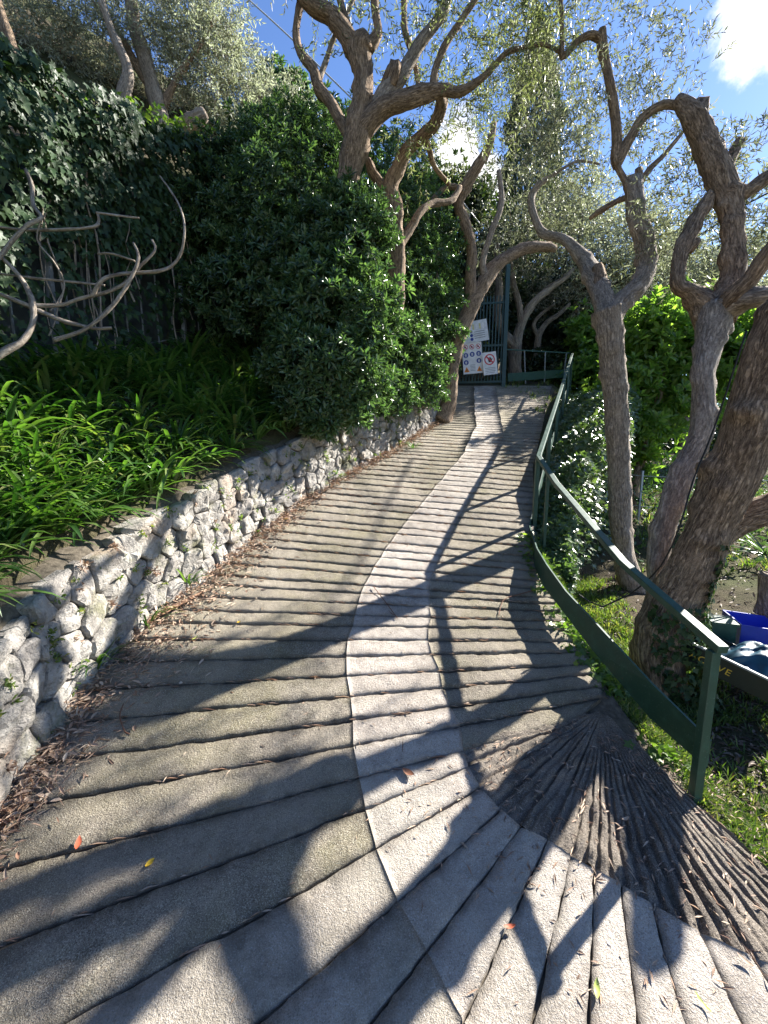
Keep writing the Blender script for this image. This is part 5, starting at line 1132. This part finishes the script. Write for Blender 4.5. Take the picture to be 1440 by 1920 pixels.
c0 = P(1436, 1192, 2.95); cx_ = Vector((.95, -.32, -.05)).normalized(); cy_ = Vector((.32, .95, 0)).normalized()
for nm, dx, dy, sx, sy in (('front_side', 0, -.15, .46, .01), ('back_side', 0, .15, .46, .01), ('end_side', -.225, 0, .01, .29), ('end_side', .225, 0, .01, .29)):
    m_ = MB(); m_.box(c0 + cx_ * dx + cy_ * dy, sx, sy, .22, cx_, cy_); m_.build(nm, M['bluepl'], cr)
m_ = MB(); m_.box(c0 + Vector((0, 0, -.105)), .44, .28, .01, cx_, cy_); m_.build('crate_floor', M['bluepl'], cr)
V = []; Fc = []; c0 = P(1425, 1225, 2.6); nn = 30
for i in range(nn + 1):
    for j in range(nn + 1):
        u, v = (i / nn - .5), (j / nn - .5); r2 = math.hypot(u, v) * 2; x, y = c0.x + u * .52, c0.y + v * .36
        V.append((x + .03 * nz2(u, v, 6, 1), y + .03 * nz2(u, v, 6, 2), max(zterr(x, y) + .015, c0.z - .06 + .10 * (1 - r2 ** 2) + .04 * noise.noise(Vector((u * 5, v * 7, 0))) + .015 * abs(noise.noise(Vector((u * 18, v * 9, 3)))))))
for i in range(nn):
    for j in range(nn): Fc.append((i*(nn+1) + j, (i+1)*(nn+1) + j, (i+1)*(nn+1) + j + 1, i*(nn+1) + j + 1))
me = mesh('tarpaulin', V, Fc, True); o = link('tarpaulin', me, M['teal'], None, tuple(c0)); sm = o.modifiers.new('s', 'SOLIDIFY'); sm.thickness = .003; tag(o, 'crumpled teal tarpaulin heaped beside the dark lettered trough', 'tarpaulin')
pot = MB(); c0 = P(1348, 1184, 2.9); pot.box(c0, .15, .15, .16, Vector((.9, -.3, 0)), Vector((.3, .9, 0))); pot.box(c0 + Vector((0, 0, .09)), .17, .17, .02, Vector((.9, -.3, 0)), Vector((.3, .9, 0))); o = pot.build('planter_box', M['green']); tag(o, 'small dark green square planter left of the blue crate', 'planter')
st = limb('tree_stump', [(1448, 1150, 3.1, 22), (1442, 1110, 3.1, 17), (1440, 1075, 3.1, 15)], M['barkpale'], None, 12, .25, .03); tag(st, 'short pale tree stump at the right edge behind the blue crate', 'stump')
Lf = Leaves(); q = P(1435, 1040, 3.3); n = 40; aa = rng.uniform(0, 6.28, n); C = np.tile([tuple(q)], (n, 1)); Lf.blade(C, np.stack([np.cos(aa), np.sin(aa), rng.uniform(-.2, 1.2, n)], 1), rng.uniform(.2, .34, n), .016, .2, k=4)
o = Lf.build('fan_palm', M['shrub']); tag(o, 'dark spiky fan palm at the right edge above the stump', 'palm')
def cable(pts, r, mat, label, name='cable', cat='cable', seg=.1):
    q = [P(*p) for p in pts]; m_ = MB(); m_.tube(q, [r] * len(q), 6, True, 0, seg); o = m_.build(name, mat, None, None, True); tag(o, label, cat)
M['blackpl'] = mat_simple('black_rubber', (.012, .012, .012), .5); M['steel'] = mat_simple('galvanised_wire', (.42, .45, .47), .5, .5, .1)
cable([(1085, 1115, 2.75), (1130, 1138, 2.8), (1180, 1115, 2.75), (1240, 1060, 2.6), (1275, 985, 2.55), (1300, 900, 2.6), (1340, 800, 2.6), (1400, 620, 2.55)], .006, M['blackpl'], 'thin black cable drooping from the leaning trunk down to the grass')
cable([(440, -25, 8.5), (560, 85, 8.2), (665, 190, 8.0), (800, 300, 8.5), (900, 420, 9.5)], .012, M['steel'], 'pale steel wire crossing the sky left of the gnarled tree', 'overhead_wire', 'wire', .5)
cable([(1500, 330, 7.0), (1440, 362, 7.2), (1395, 385, 7.4), (1330, 430, 7.8), (1240, 480, 8.4), (1140, 540, 9)], .014, M['blackpl'], 'dark overhead cable behind the sawn limbs at the right', 'overhead_wire', 'wire', .5)
cable([(1500, 405, 9), (1400, 408, 9), (1300, 425, 9), (1180, 460, 9.5)], .008, M['blackpl'], 'thin dark overhead line below the thicker cable at the right', 'overhead_wire', 'wire', .5)
# slim rail and posts in the garden
gf = empty('garden_fence', tuple(P(1300, 960, 7.5))); tag(gf, 'thin grey post-and-wire fence in the garden behind the trunks', 'fence')
ps = [(1150, 8.6), (1215, 8.0), (1292, 7.6), (1400, 7.2), (1500, 7.0)]; tops = []
for px, D in ps:
    q = P(px, 780, D); z0 = zterr(q.x, q.y); m_ = MB(); m_.box((q.x, q.y, z0 + .5), .035, .035, 1.1); m_.build('post', M['steel'], gf); tops.append(Vector((q.x, q.y, z0)))
for h in (.35, .95):
    for a, b_ in zip(tops, tops[1:]): m_ = MB(); m_.bar(a + Vector((0, 0, h)), b_ + Vector((0, 0, h)), .012, .012); m_.build('fence_wire', M['steel'], gf)
# beyond the gate: low dark board and railing
fb = empty('far_railing', tuple(P(1030, 712, 11.9))); tag(fb, 'dark green low board and thin railing in the shade right of the gate', 'railing')
a = P(952, 708, 11.7); b_ = P(1062, 700, 12.2); m_ = MB(); m_.bar(a, b_, .03, .22); m_.build('kick_board', M['green'], fb)
a2 = P(945, 655, 11.7); b2 = P(1068, 662, 12.2); m_ = MB(); m_.bar(a2, b2, .03, .03); m_.build('top_rail', M['green'], fb)
for t in (.3, .62, .95): q = a.lerp(b_, t); q2 = a2.lerp(b2, t); m_ = MB(); m_.bar(q - Vector((0, 0, .2)), q2, .03, .03, Vector((0, 1, 0))); m_.build('post', M['iron'], fb)
